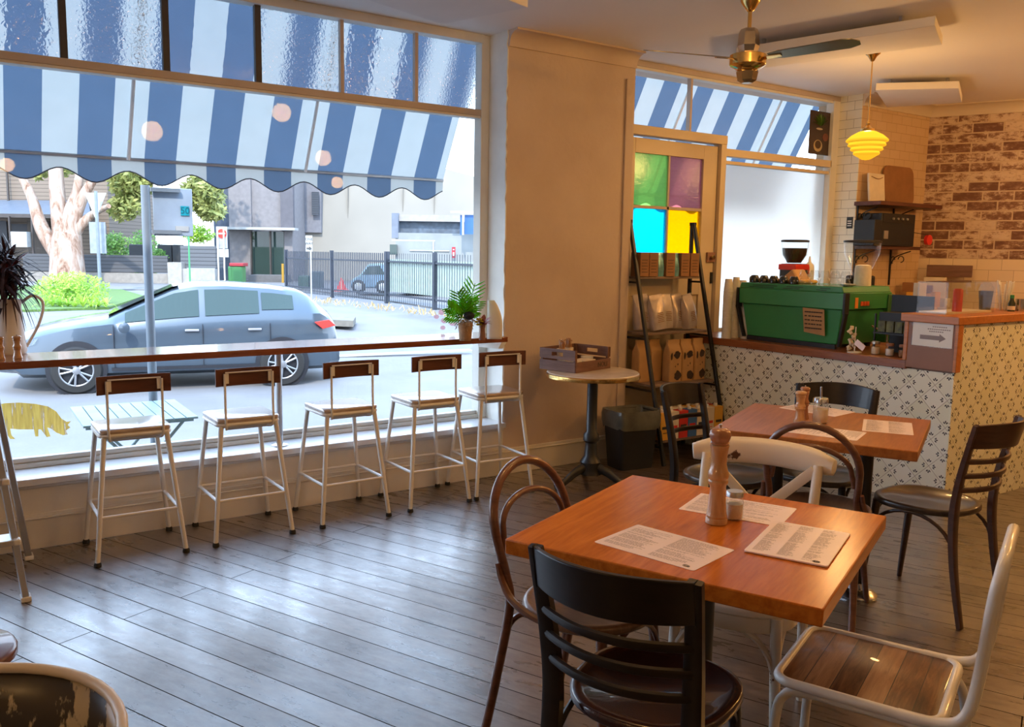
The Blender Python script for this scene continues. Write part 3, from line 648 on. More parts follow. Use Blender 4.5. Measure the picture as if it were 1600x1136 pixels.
# ================================================================== CHAIRS (local: sitter faces +x, origin on the floor under the seat centre)
def seat_outline(rx=.20, ry=.205, n=40, front=.10):
    out = []
    for k in range(n):
        a = 2*math.pi*k/n; c, s_ = math.cos(a), math.sin(a); e = .82
        x = rx*math.copysign(abs(c)**e, c); y = ry*math.copysign(abs(s_)**e, s_)*(1+front*c*.9)
        out.append((x, y))
    return out
def arch(a, b, top, r=.009, n=14):
    """bent brace from point a up to height top under the seat and down to b"""
    a = Vector(a); b = Vector(b); P = []
    for k in range(n+1):
        t = math.pi*k/n; s_ = (1-math.cos(t))/2
        p = a.lerp(b, s_); p.z = a.z+(b.z-a.z)*s_ + (top-a.z)*math.sin(t)**.8; P.append(p)
    return P
def ladderback(label, m_frame, m_seat, nslat=3, seatz=.46, top=.845):
    o = thing('bistro_chair', label, 'chair')
    MB().slab(seat_outline(.205, .20), seatz-.028, seatz, .007, .028, .004).build('seat', [m_seat], o, ang=50)
    for s_ in (-1, 1):
        pts = crom([(-.262, .185*s_, 0), (-.215, .180*s_, .24), (-.195, .172*s_, seatz-.01), (-.212, .176*s_, .62), (-.262, .188*s_, top)], 6)
        MB().tube(pts, [.013, .016, .019, .017, .013], up=(0, 1, 0), sq=True, ab=(.75, 1.25)).build('back_post', m_frame, o)
        MB().tube(crom([(.150, .150*s_, seatz-.02), (.168, .160*s_, .25), (.195, .178*s_, 0)], 5), [.018, .016, .011], 10).build('leg', m_frame, o)
        ar = MB()
        ar.tube(arch((.172, .158*s_, .25), (-.205, .172*s_, .25), seatz-.035), .008, 8)
        ar.build('brace', m_frame, o)
    ar = MB(); ar.tube(arch((.170, -.16, .25), (.170, .16, .25), seatz-.035), .008, 8); ar.build('brace', m_frame, o)
    n = 14
    def xb(z): return -.212 - (z-.62)/(top-.62)*.05
    rail_ = MB(); ys = [(-.19+.38*k/n) for k in range(n+1)]
    z0, z1 = top-.098, top
    lo = [(xb(z0)-.078*(1-(y/.19)**2), y) for y in ys]; hi = [(xb(z1)-.086*(1-(y/.19)**2), y) for y in ys]
    b0 = len(rail_.v)
    for (xa, y), (xc, _) in zip(lo, hi):
        for (px, pz) in ((xa-.009, z0), (xa+.009, z0), (xc+.008, z1), (xc-.008, z1+.0)): rail_.v.append(Vector((px, y, pz + (.012*(1-(y/.19)**2) if pz == z1 else 0))))
    for k in range(n):
        for q in range(4): r2 = (q+1) % 4; rail_.face((b0+k*4+q, b0+k*4+r2, b0+k*4+4+r2, b0+k*4+4+q))
    rail_.face((b0, b0+1, b0+2, b0+3)); rail_.face([b0+n*4+q for q in (3, 2, 1, 0)])
    rail_.build('top_rail', m_frame, o, bevel=.003)
    for k in range(nslat):
        z = top-.155-.062*k
        pts = [(xb(z)-.066*(1-(y/.19)**2), y*.97, z) for y in ys]
        MB().tube(pts, .011, 8, up=(0, 0, 1), ab=(.8, 1.1)).build('slat', m_frame, o)
    return o
def hoopchair(label, m_frame, m_seat, seatz=.46, top=.845, hw=.182, lean=.28):
    o = thing('bentwood_chair', label, 'chair')
    MB().slab(circ(.202, 44), seatz-.03, seatz, .008, .026, .003).build('seat', m_seat, o, ang=50)
    def X(z): return -.165-lean*max(0, z-seatz)
    zc = top-hw*.98
    pts = [(-.25, -.195, 0), (-.205, -.185, .22), (X(seatz)+.0, -.178, seatz-.01), (X(.54), -.172, .54), (X(.61), -.178, .61)]
    arc = [(X(zc+hw*math.sin(a)), -hw*math.cos(a), zc+hw*.98*math.sin(a)) for a in [math.pi*k/18 for k in range(19)]]
    P = crom(pts+arc[:1], 5)[:-1] + [Vector(p) for p in arc] + [Vector((p.x, -p.y, p.z)) for p in crom(pts+arc[:1], 5)[:-1][::-1]]
    MB().tube(P, .0145, 10).build('back_hoop', m_frame, o)
    r2 = hw-.032; zi = zc-.005; arc2 = [(X(zi+r2*.66*math.sin(a))+.004, -r2*math.cos(a), zi+r2*.62*math.sin(a)) for a in [math.pi*k/16 for k in range(17)]]
    lead = [(X(zi-.06)+.002, -r2-.012, zi-.06)]
    MB().tube(crom(lead+arc2+[(p[0], -p[1], p[2]) for p in lead], 2), .0105, 10).build('inner_hoop', m_frame, o)
    for s_ in (-1, 1):
        MB().tube(crom([(X(.57)-.008, .192*s_, .575), (X(.53)+.002, .196*s_, .53), (-.14, .205*s_, .487), (-.07, .212*s_, .462), (.0, .208*s_, .448)], 5), [.008, .011, .012, .011, .008], 8).build('hip_bracket', m_frame, o)
        MB().tube(crom([(.135, .135*s_, seatz-.02), (.158, .155*s_, .22), (.19, .18*s_, 0)], 5), [.017, .015, .011], 10).build('leg', m_frame, o)
        MB().tube(crom([(-.235, .190*s_, .10), (-.215, .178*s_, .22), (-.19, .160*s_, .36), (-.15, .14*s_, .415), (-.08, .13*s_, .425), (0, .14*s_, .425)], 4), .0095, 8).build('brace', m_frame, o)
    MB().tube(arch((.16, -.15, .24), (.16, .15, .24), seatz-.035), .0085, 8).build('brace', m_frame, o)
    return o
def place(o, x, y, deg): o.location = (x, y, 0); o.rotation_euler.z = R(deg); return o
e1 = v(math.cos(E1), math.sin(E1), 0)
cB = ladderback('near-black ladder-back chair at the near side of the front table, back turned to us', MAT['dark'], MAT['redseat']); place(cB, 1.425, 1.44, 23)
cF = ladderback('dark brown ladder-back chair standing clear of the table, in front of the counter corner', MAT['darkbrown'], MAT['darkseat']); place(cF, 3.60, 2.0, 93)
cG = ladderback('dark ladder-back chair beside the ladder shelf at the far table', MAT['dark'], MAT['darkseat'], 2); place(cG, 3.17, 2.76, -74)
cH = ladderback('dark chair between the far table and the tiled counter, wide plain top rail', MAT['dark'], MAT['darkseat'], 1); place(cH, 3.575, 2.545, 201)
cA = hoopchair('reddish brown bentwood chair with double hoop back, on the window side of the front table', MAT['hoop'], MAT['hoopseat']); place(cA, 1.62, 1.925, -74)
cE = hoopchair('brown bentwood chair with hoop back behind the cream cross-back chair', MAT['hoop'], MAT['hoopseat'], .46, .845); place(cE, 3.10, 2.185, 24)

# cream cross-back chair
D = thing('cross_back_chair', 'chipped cream wooden chair with crossed back slats behind the front table', 'chair')
sz = .46
MB().slab(seat_outline(.20, .20), sz-.025, sz, .008).build('seat', MAT['chipwhite'], D)
MB().tube([(x*.93, y*.93, sz-.045) for x, y in seat_outline(.20, .20, 28)], .024, closed=True, up=(0, 0, 1), sq=True, ab=(.4, 1)).build('apron', MAT['chipwhite'], D)
for s_ in (-1, 1):
    MB().tube(crom([(-.25, .175*s_, 0), (-.205, .175*s_, .25), (-.19, .178*s_, sz), (-.215, .182*s_, .66), (-.26, .186*s_, .815)], 6), [.014, .016, .018, .017, .016], 10).build('back_post', MAT['chipwhite'], D)
    MB().tube(crom([(.155, .150*s_, sz-.02), (.165, .158*s_, .22), (.18, .17*s_, 0)], 5), [.018, .016, .013], 10).build('leg', MAT['chipwhite'], D)
    MB().tube(arch((.165, .155*s_, .22), (-.2, .172*s_, .22), sz-.06), .010, 8).build('brace', MAT['chipwhite'], D)
    P = [(-.262-.02*math.sin(math.pi*k/10), (-.175+.33*k/10)*s_, .80-.32*k/10) for k in range(11)]
    P = [(-.192-.062*((p[2]-.46)/.36)-.03*math.sin(math.pi*k/10), p[1], p[2]) for k, p in enumerate(P)]
    MB().tube(P, .017, sq=True, up=(1, 0, 0), ab=(1, .35)).build('cross_slat', MAT['chipwhite'], D)
MB().tube(arch((.168, -.155, .22), (.168, .155, .22), sz-.06), .010, 8).build('brace', MAT['chipwhite'], D)
P = [(-.262-.055*(1-(y/.235)**2), y, .818+.012*(1-(y/.215)**2)) for y in [-.235+.47*k/18 for k in range(19)]]
MB().tube(P, [.028, .044, .046, .046, .046, .046, .046, .044, .028], 12, up=(0, 0, 1), ab=(.55, 1)).build('top_rail', MAT['chipwhite'], D, ang=80)
place(D, 2.095, 1.76, 208)

# white tube chair with reclaimed boards
t = thing('metal_frame_chair', 'white tubular metal chair with a reclaimed board seat, front right', 'chair')
r = .0125
MB().slab(rrect(.36, .35, .035), .438, .452, .003).build('seat_board', MAT['oldboard'], t)
MB().tube([(x, y, .447) for x, y in rrect(.378, .368, .045)], .0125, 10, closed=True).build('seat_hoop', MAT['whitemetal'], t)
for s_ in (-1, 1):
    pts = crom([(.20, .175*s_, 0), (.185, .172*s_, .32), (.165, .170*s_, .405), (.11, .168*s_, .425), (0, .168*s_, .426), (-.13, .168*s_, .425), (-.19, .170*s_, .40), (-.215, .174*s_, .30), (-.25, .18*s_, 0)], 6)
    MB().tube(pts, .0125, 10).build('leg', MAT['whitemetal'], t)
back = crom([(-.10, -.184, .447), (-.19, -.184, .452), (-.235, -.184, .48), (-.255, -.184, .56), (-.272, -.182, .76), (-.280, -.165, .82), (-.284, -.12, .847), (-.285, 0, .852),
             (-.284, .12, .847), (-.280, .165, .82), (-.272, .182, .76), (-.255, .184, .56), (-.235, .184, .48), (-.19, .184, .452), (-.10, .184, .447)], 6)
MB().tube(back, .0135, 12).build('back_hoop', MAT['whitemetal'], t)
MB().prism([(-.252, -.17, .60), (-.252, .17, .60), (-.272, .17, .79), (-.272, -.17, .79)], (-.010, 0, 0)).build('back_board', MAT['oldboard'], t)
place(t, 1.955, 1.205, 112)

# near-left chair, worn enamel tub back
t = thing('metal_tub_chair', 'chipped cream metal chair with curved back in the near left corner', 'chair', (-.06, 1.36, 0))
def arcpts(r0, z, a0=-62, a1=150, n=26, sq=1.0): return [Vector((r0*math.cos(R(a0+(a1-a0)*k/n)), r0*sq*math.sin(R(a0+(a1-a0)*k/n)), z)) for k in range(n+1)]
m_ch = chipped('chipped_enamel_back', (.62, .56, .42), (.05, .045, .045), .485, 8, .3, (1, 1, .5))
hi = arcpts(.275, .80); mid = arcpts(.262, .70); lo = arcpts(.235, .47)
for P_ in (hi,):
    for i, p in enumerate(P_): p.z -= .05*(abs(i-13)/13)**3
mb = MB(); n = len(hi)
for P_ in (hi, mid, lo): mb.v += P_
for r_ in (0, 1):
    for i in range(n-1): mb.face((r_*n+i, r_*n+i+1, (r_+1)*n+i+1, (r_+1)*n+i))
o = mb.build('back_shell', m_ch, t, smooth=True, ang=80); so = o.modifiers.new('s', 'SOLIDIFY'); so.thickness = .004
MB().tube(hi, .009, 10).build('rim', MAT['chipwhite'], t)
MB().slab(circ(.225, 36), .455, .475, .006, .03, .006).build('seat', MAT['greyseat'], t)
for a in (40, 140, 220, 320): MB().tube([(.19*math.cos(R(a)), .19*math.sin(R(a)), .46), (.24*math.cos(R(a)), .24*math.sin(R(a)), 0)], [.018, .012], 8).build('leg', MAT['whitemetal'], t)
# dark wooden stool peeking in at the left edge
p = onz(26, 1004, .46)
t = thing('wooden_stool', 'dark red-brown wooden stool just peeking in at the left edge', 'stool', (p.x-.165, p.y+.03, 0))
MB().slab(circ(.17, 30), .425, .46, .01).build('seat', MAT['hoop'], t)
for a in (45, 135, 225, 315): MB().tube([(.11*math.cos(R(a)), .11*math.sin(R(a)), .43), (.16*math.cos(R(a)), .16*math.sin(R(a)), 0)], [.014, .011], 8).build('leg', MAT['dark'], t)

# ================================================================== ON THE TABLES
def menu(label, quad_px, z, group=None, cols=2, seed=1, th=.0012, mark=True):
    P = [onz(x, y, z) for x, y in quad_px]; c = sum(P, Vector())/4
    ex = ((P[1]-P[0])+(P[2]-P[3])); ex.z = 0; ew = ex.length/2; ex.normalize(); ey = Vector((-ex.y, ex.x, 0)); eh = abs(((P[3]-P[0])+(P[2]-P[1])).dot(ey))/2
    a = math.atan2(ex.y, ex.x); ew = .297 if ew > eh else .205; eh = .205 if ew > .25 else .297
    o = thing('menu_sheet', label, 'menu', (c.x, c.y, z), a, group)
    MB().slab(rrect(ew, eh, .006, 2), 0, th, .0003).build('sheet', MAT['paper'], o, smooth=False)
    r3 = random.Random(seed); ink = MB()
    for ci in range(cols):
        x0 = -ew/2+.015+ci*(ew-.02)/cols; wmax = (ew-.02)/cols-.02; y = eh/2-.016
        while y > -eh/2+.018:
            if r3.random() < .14: y -= .006
            w_ = wmax*r3.uniform(.55, 1); x = x0
            while x < x0+w_:
                l = r3.uniform(.006, .022); l = min(l, x0+w_-x)
                if l > .002: ink.quad((x, y, th+.0002), (x+l, y, th+.0002), (x+l, y+.0017, th+.0002), (x, y+.0017, th+.0002))
                x += l+.0022
            y -= .0052
    ink.build('print', MAT['ink'], o, smooth=False)
    if mark:
        mk = MB().tube([(x, y, th+.0004) for x, y in circ(.009, 20, (ew/2-.03, -eh/2+.016), .006)], .0006, 4, closed=True)
        for dx in (-.004, .001, .005): mk.tube([(x, y, th+.0004) for x, y in circ(.002, 8, (ew/2-.03+dx, -eh/2+.016))], .0004, 4, closed=True)
        mk.build('round_emblem', MAT['ink2'], o)
    return o
menu('printed menu lying nearest the near-black chair on the front table', [(928, 847), (1090, 894), (1147, 860), (993, 819)], .7502, None, 2, 1)
menu('printed menu under the pepper mill and salt jar on the front table', [(1057, 793), (1220, 822), (1248, 797), (1095, 773)], .7502, None, 1, 2, mark=False)
menu('printed menu overlapping another at the right of the front table', [(1165, 860), (1304, 890), (1329, 835), (1198, 815)], .7517, None, 3, 3, .004)
menu('printed menu behind the mills on the far table', [(1222, 638), (1325, 655), (1331, 643), (1232, 628)], .7502, None, 1, 4, mark=False)
menu('printed menu at the right end of the far table', [(1349, 672), (1432, 681), (1423, 661), (1345, 656)], .7502, None, 2, 5, mark=False)
menu('printed menu at the near edge of the far table', [(1243, 664), (1225, 674), (1340, 689), (1356, 676)], .7502, None, 1, 6, mark=False)

def lathe_thing(name, label, cat, loc, parts, group=None):
    o = thing(name, label, cat, loc, 0, group)
    for nm, prof, mat, n in parts: MB().lathe(prof, n).build(nm, mat, o, ang=50)
    return o
def mill(label, loc, h, r0, mat, mat2=None, group=None):
    k = h
    body = [(r0, 0), (r0, .05*k), (r0*.93, .06*k), (r0*.98, .07*k), (r0*.93, .085*k), (r0*.86, .12*k), (r0*.80, .22*k), (r0*.72, .32*k), (r0*.74, .38*k), (r0*.9, .41*k), (r0*.93, .43*k), (r0*.84, .445*k),
            (r0*.9, .46*k), (r0*.95, .48*k), (r0*.93, .52*k), (r0*.82, .545*k), (r0*.70, .60*k), (r0*.72, .66*k), (r0*.80, .75*k), (r0*.88, .79*k), (r0*.78, .80*k)]
    head = [(r0*.80, .803*k), (r0*.88, .815*k), (r0*.80, .83*k), (r0*.93, .86*k), (r0*1.0, .89*k), (r0*.93, .93*k), (r0*.7, .955*k), (r0*.3, .965*k), (r0*.1, .966*k)]
    knob = [(r0*.1, .966*k), (r0*.12, .985*k), (r0*.17, .992*k), (r0*.12, k)]
    return lathe_thing('pepper_mill', label, 'pepper mill', loc, [('mill_body', body, mat, 28), ('mill_head', head, mat2 or mat, 28), ('knob', knob, MAT['steel'], 12)], group)
pm = onz(1119, 817, .75)
mill('tall turned wooden pepper mill on the front table', (pm.x, pm.y, .7515), .282, .0305, MAT['mill'], MAT['mill2'])
pp = onz(1147, 814, .75)
def jar(label, loc, r0, h, mat_in, lid, name='salt_jar', cat='jar'):
    o = thing(name, label, cat, loc)
    MB().lathe([(r0*.9, 0), (r0, .006), (r0, h*.62), (r0*.86, h*.74), (r0*.84, h*.84)], 24).build('glass_jar', MAT['jar'], o)
    MB().lathe([(r0*.84, .004), (r0*.93, .008), (r0*.93, h*.56)], 24).build('contents', mat_in, o)
    MB().lathe([(r0*.9, h*.80), (r0*.94, h*.81), (r0*.94, h*.97), (r0*.86, h), (r0*.3, h*1.0)], 24).build('lid', lid, o)
    return o
jar('small glass salt jar with metal lid beside the tall pepper mill', (pp.x+.012, pp.y+.012, .7515), .026, .082, MAT['salt'], MAT['alu'])
pm = onz(1249, 660, .75)
mill('short pale wooden pepper mill on the far table', (pm.x, pm.y, .751), .150, .026, MAT['mill'])
pm = onz(1257, 656, .75)
mill('darker red wooden mill right behind the pale one on the far table', (pm.x+.02, pm.y+.02, .751), .155, .023, MAT['mill2'])
ps = onz(1281, 661, .75)
o = jar('glass sugar pourer with metal spout on the far table', (ps.x, ps.y, .751), .034, .115, MAT['salt'], MAT['steel'], 'sugar_pourer', 'sugar pourer')
MB().tube([(0, 0, .112), (.0, .004, .165)], [.006, .0045], 10).build('spout', MAT['steel'], o)

# ---- left end of the window bar: jug with dark foliage, two mills
jl = onz(8, 556, .96)
t = thing('enamel_jug', 'white enamel jug on the window bar holding dark purple foliage', 'jug', (jl.x+.03, jl.y+.10, .96))
MB().lathe([(.070, 0), (.076, .012), (.071, .06), (.064, .15), (.060, .24), (.067, .27), (.060, .268), (.054, .24)], 28).build('jug_body', MAT['white'], t)
MB().tube(crom([(.06, 0, .25), (.11, 0, .285), (.155, .0, .25), (.135, 0, .15), (.072, 0, .03)], 6), .0075, 8).build('handle', MAT['white'], t)
MAT['purple'] = M('dark_purple_leaf', (.040, .016, .018), .4, var=.5, scale=20)
MAT['redleaf'] = M('dull_red_leaf', (.22, .02, .02), .5, var=.4)
t2 = thing('dark_foliage', 'bunch of dark purple strappy foliage standing in the white jug', 'plant', (jl.x+.03, jl.y+.10, 1.205))
r4 = random.Random(5)
def strap(mb, p0, d, l, w, droop, n=6):
    d = Vector(d).normalized(); sd_ = d.cross(Vector((0, 0, 1)));
    if sd_.length < .1: sd_ = Vector((1, 0, 0))
    sd_.normalize(); P = []
    for k in range(n+1):
        t_ = k/n; p = Vector(p0)+d*l*t_; p.z -= droop*l*t_*t_; ww = w*math.sin(math.pi*min(1, .12+t_*.88))**.7
        P.append((p-sd_*ww/2, p+sd_*ww/2))
    for k in range(n): mb.quad(P[k][0], P[k][1], P[k+1][1], P[k+1][0])
for nm, cnt, mt in (('leaves', 300, 'purple'), ('red_tips', 9, 'redleaf')):
    mb = MB()
    for k in range(cnt):
        a = r4.uniform(0, 2*math.pi); e = r4.uniform(-.5, 1.3) if nm == 'leaves' else r4.uniform(.6, 1.2)
        c_ = Vector((r4.gauss(0, .03), r4.gauss(0, .03), r4.uniform(.05, .24)))
        strap(mb, c_, (math.cos(a)*math.cos(e), math.sin(a)*math.cos(e), math.sin(e)), r4.uniform(.09, .19), r4.uniform(.009, .020), r4.uniform(.1, .8))
    if nm == 'leaves':
        for k in range(26):
            a = r4.uniform(0, 6.28); strap(mb, (.045*math.cos(a), .045*math.sin(a), .065), (math.cos(a)*.5, math.sin(a)*.5, -.3), r4.uniform(.06, .14), .008, 1.2)
    mb.build(nm, MAT[mt], t2, smooth=False)
mm_ = onz(28, 560, .96)
mill('short wooden pepper mill on the window bar in front of the jug', (mm_.x, mm_.y, .961), .112, .0205, MAT['mill'])
mm_ = onz(1, 562, .96)
mill('wooden pepper mill half cut off at the left edge, on the window bar', (mm_.x, mm_.y, .961), .112, .0195, MAT['mill'])

# ---- right end of the window bar: succulent, flower bottle, bent paper
MAT['fern'] = M('bright_green_frond', (.13, .60, .02), .35, var=.6, scale=9)
MAT['rose'] = M('rust_red_petals', (.26, .05, .035), .5, var=.3)
MAT['ygreen'] = M('olive_yellow_petals', (.42, .38, .04), .5, var=.2)
MAT['moss'] = M('dry_pale_moss', (.45, .34, .22), .8, var=.4, scale=30, bump=.8)
MAT['burlap'] = M('woven_basket', (.36, .22, .12), .8, var=.25, scale=40, bump=.6, bscale=120)
bp = onz(731, 533, .96); bx_, by_ = bp.x, bp.y+.03
t = thing('basket_planter', 'woven planter of bright green fronds and a dark pod on the window bar', 'plant', (bx_, by_, .9605))
MB().lathe([(.034, 0), (.037, .004), (.040, .05), (.046, .105), (.044, .108)], 24).build('basket', MAT['burlap'], t)
mb = MB(); r5 = random.Random(9)
for k in range(130):
    a = r5.uniform(0, 6.28); rr_ = r5.uniform(.01, .055); p = Vector((rr_*math.cos(a), rr_*math.sin(a), .085+r5.uniform(0, .045)))
    q = p+Vector((r5.uniform(-.03, .03), r5.uniform(-.03, .03), r5.uniform(-.035, .01)))
    mb.tube([p, (p+q)/2+Vector((0, 0, .012)), q], .0018, 4)
mb.build('moss', MAT['moss'], t)
def frond(mb, base, d, l):
    d = Vector(d).normalized(); toc = (EYE-Vector((bx_, by_, 1.1))).normalized(); sd_ = d.cross(toc).normalized()
    mb.tube([base, base+d*l], .003, 5)
    for k in range(7):
        t_ = .2+.8*k/6; p = base+d*l*t_; ll = l*.42*math.sin(math.pi*(.25+.65*(1-t_)))+.012
        for s_ in (-1, 1):
            q = (sd_*s_*.8+d*.75+toc*r5.uniform(-.25, .25)).normalized()
            mb.tube([p, p+q*ll*.5, p+q*ll], [.004, .013, .006], 6, ab=(1, .45))
    mb.tube([base+d*l, base+d*(l+.02)], [.004, .002], 5)
mb = MB()
for d, l in (((.25, -.1, 1), .20), ((-.35, -.1, .85), .16), ((-.75, 0, .45), .13), ((.5, 0, .55), .13), ((0, .1, .9), .13), ((-.1, -.2, .7), .11), ((.55, .1, .25), .09), ((-.7, 0, .12), .12)):
    frond(mb, Vector((.0, 0, .135)), d, l)
mb.build('fronds', MAT['fern'], t)
MB().lathe([(.004, -.026), (.022, -.02), (.033, -.006), (.034, .004), (.024, .018), (.006, .024)], 20, (-.002, -.045, .155)).build('dark_pod', M('black_pod', (.012, .012, .02), .5, bump=.8, bscale=50), t)
bp = onz(754, 532, .96)
t = thing('bud_vase', 'small brown vase with rust red and yellow-green blooms on the window bar', 'vase', (bp.x+.01, bp.y+.02, .9605))
MB().lathe([(.019, 0), (.021, .004), (.018, .04), (.016, .07), (.022, .10), (.018, .10)], 20).build('vase_body', M('brown_vase_glass', (.30, .15, .10), .25, coat=.4), t)
mb = MB()
for k in range(16):
    a = r5.uniform(0, 6.28); e = r5.uniform(.2, 1.2); strap(mb, (.0, 0, .10), (math.cos(a)*math.cos(e), math.sin(a)*math.cos(e), math.sin(e)), r5.uniform(.05, .085), .032, r5.uniform(0, .5), 5)
mb.build('rust_bloom', MAT['rose'], t)
mb = MB()
for k in range(6):
    a = k*math.pi/3; mb.lathe([(.002, -.008), (.011, -.004), (.012, .003), (.004, .007)], 10, (-.036+.018*math.cos(a), -.02, .115+.018*math.sin(a)))
mb.build('yellow_bloom', MAT['ygreen'], t)
bp = onz(772, 531, .96)
t = thing('bent_paper_card', 'curved white paper card standing against the window reveal', 'card', (bp.x+.02, bp.y+.03, .9602))
mb = MB()
HR_ = Vector((math.cos(-YAW), math.sin(-YAW), 0)); HF_ = Vector((math.sin(YAW), math.cos(YAW), 0))
rows = []
for k in range(13):
    u = k/12; z = .24*u; xr = .048+.006*math.sin(u*3)-.050*u**3; xl = -.045
    rows.append([HR_*(xl+(xr-xl)*q/5)+HF_*(.03*(q/5-.5)**2+.012*u)+Vector((0, 0, z)) for q in range(6)])
for r_ in rows: mb.v += r_
for k in range(12):
    for q in range(5): mb.face((k*6+q, k*6+q+1, k*6+q+7, k*6+q+6))
o = mb.build('card', MAT['white'], t); o.modifiers.new('s', 'SOLIDIFY').thickness = .0012

# ---- decals painted on the glass
def inglass(pts_px, Y=4.993): return [ony(x, y, Y) for x, y in pts_px]
MAT['pigpaint'] = translucent('ochre_window_paint', (.78, .52, .10), .5, var=.5, scale=3)
def pigmat():
    t = NT('brushed_ochre_paint'); n = t.noise(t.vmap(t.tc(), (60, 1, 5)), 1, 4, .6); t.n.remove(t.b)
    d = t.n.new('ShaderNodeBsdfDiffuse'); t.put(d.inputs[0], t.ramp(n, [(.35, (.40, .22, .04)), (.6, (.62, .42, .10))]))
    b = t.n.new('ShaderNodeBsdfTranslucent'); t.put(b.inputs[0], t.ramp(n, [(.35, (.34, .20, .03)), (.6, (.55, .38, .08))]))
    tr_ = t.n.new('ShaderNodeBsdfTransparent'); m1 = t.n.new('ShaderNodeMixShader'); m1.inputs[0].default_value = .6
    t.l.new(d.outputs[0], m1.inputs[1]); t.l.new(b.outputs[0], m1.inputs[2])
    m2 = t.n.new('ShaderNodeMixShader'); t.l.new(t.ramp(n, [(.3, (.9, .9, .9)), (.42, (.02, .02, .02))]), m2.inputs[0]); t.l.new(m1.outputs[0], m2.inputs[1]); t.l.new(tr_.outputs[0], m2.inputs[2])
    t.l.new(m2.outputs[0], t.out.inputs[0]); return t.m
pig = [(-22, 640), (-8, 633), (8, 630), (30, 629), (55, 631), (75, 635), (88, 643), (96, 654), (104, 659), (111, 658), (106, 664), (110, 668), (103, 673), (106, 679), (98, 680), (88, 676), (80, 670), (74, 668),
       (79, 682), (73, 683), (64, 671), (60, 671), (60, 682), (55, 682), (53, 671), (30, 671), (16, 670), (18, 680), (24, 686), (16, 686), (9, 676), (5, 670), (-4, 672), (-6, 684), (-14, 684), (-20, 668), (-28, 655)]
mb = MB().quad(*[p for p in inglass(pig)]); tag(mb.build('painted_pig', pigmat(), smooth=False), 'yellow ochre painted pig on the window glass, low at the left', 'window painting')
mb = MB()
for cx, cy, rx in ((690, 488, 5), (682, 495, 4), (694, 501, 5), (707, 504, 6), (692, 512, 4)):
    mb.quad(*inglass([(cx+rx*math.cos(a), cy+rx*.85*math.sin(a)) for a in [2*math.pi*k/14 for k in range(14)]]))
tag(mb.build('painted_petals', translucent('pink_window_paint', (.62, .38, .42), .5), smooth=False), 'small pink painted petals on the glass left of the planter', 'window painting')

# ---- round marble table, crate, bin
t = thing('cafe_table', 'round marble cafe table with brass rim and dark iron pedestal by the pier', 'table', (3.53, 4.22, 0))
MB().lathe([(.27, .712), (.296, .716), (.296, .742), (.29, .748), (.05, .7485)], 56).build('marble_top', MAT['marble'], t)
MB().lathe([(.2955, .713), (.302, .716), (.303, .728), (.302, .738), (.2955, .742)], 56).build('brass_rim', MAT['brass'], t)
MB().lathe([(.07, .71), (.036, .69), (.034, .67), (.034, .36), (.05, .34), (.052, .30), (.038, .285), (.043, .2), (.07, .16), (.062, .12), (.075, .08)], 20).build('column', MAT['iron'], t)
for k in range(3):
    a = R(-62+120*k); ca, sa = math.cos(a), math.sin(a)
    lo_ = MB().tube(crom([(.03*ca, .03*sa, .13), (.12*ca, .12*sa, .10), (.20*ca, .20*sa, .05), (.27*ca, .27*sa, .018)], 5), [.034, .028, .022, .026], 10, ab=(.8, 1)).build('foot', MAT['iron'], t)
c0 = onz(899, 583, .75); cR = onz(971, 572, .75); cL = onz(858, 577, .75)
ex = (cR-c0); cw = ex.length; ca_ = math.atan2(ex.y, ex.x); cd = .29
cw = .37
cen = c0 + ex.normalized()*cw/2 + Vector((-ex.y, ex.x, 0)).normalized()*cd/2
t = thing('wooden_crate', 'purple-brown wooden crate of cups and stirrers standing on the round table', 'crate', (cen.x, cen.y, .7495), ca_)
W2, D2 = cw/2, cd/2
MB().bx(-W2, -D2, 0, W2, D2, .008).build('crate_floor', MAT['crate'], t)
for s_ in (-1, 1):
    MB().bx(-W2, s_*D2-.005, .0, W2, s_*D2+.005, .065).build('side_board', MAT['crate'], t, bevel=.001)
    MB().bx(s_*W2-.005, -D2, .0, s_*W2+.005, D2, .065).build('side_board', MAT['crate'], t, bevel=.001)
    e = MB()
    y0, y1 = -D2, D2
    e.bx(s_*W2-.005, y0, .075, s_*W2+.005, y1, .095).bx(s_*W2-.005, y0, .12, s_*W2+.005, y1, .14).bx(s_*W2-.005, y0, .095, s_*W2+.005, -.045, .12).bx(s_*W2-.005, .045, .095, s_*W2+.005, y1, .12)
    e.build('handle_board', MAT['crate'], t, bevel=.001)
MB().bx(-W2, D2-.005, .075, W2, D2+.005, .14).build('side_board', MAT['crate'], t, bevel=.001)
e = MB()
for sx in (-1, 1):
    for sy in (-1, 1): e.bx(sx*(W2-.012)-.008, sy*(D2-.012)-.008, .008, sx*(W2-.012)+.008, sy*(D2-.012)+.008, .14)
e.build('corner_post', MAT['crate'], t)
words('NOLI', .045, (W2-.09, -D2-.0062, .033), (R(90), 0, 0), MAT['ink2'], t)
def inCrate(x, y): cs, sn = math.cos(ca_), math.sin(ca_); return (cen.x+cs*x-sn*y, cen.y+sn*x+cs*y, .758)
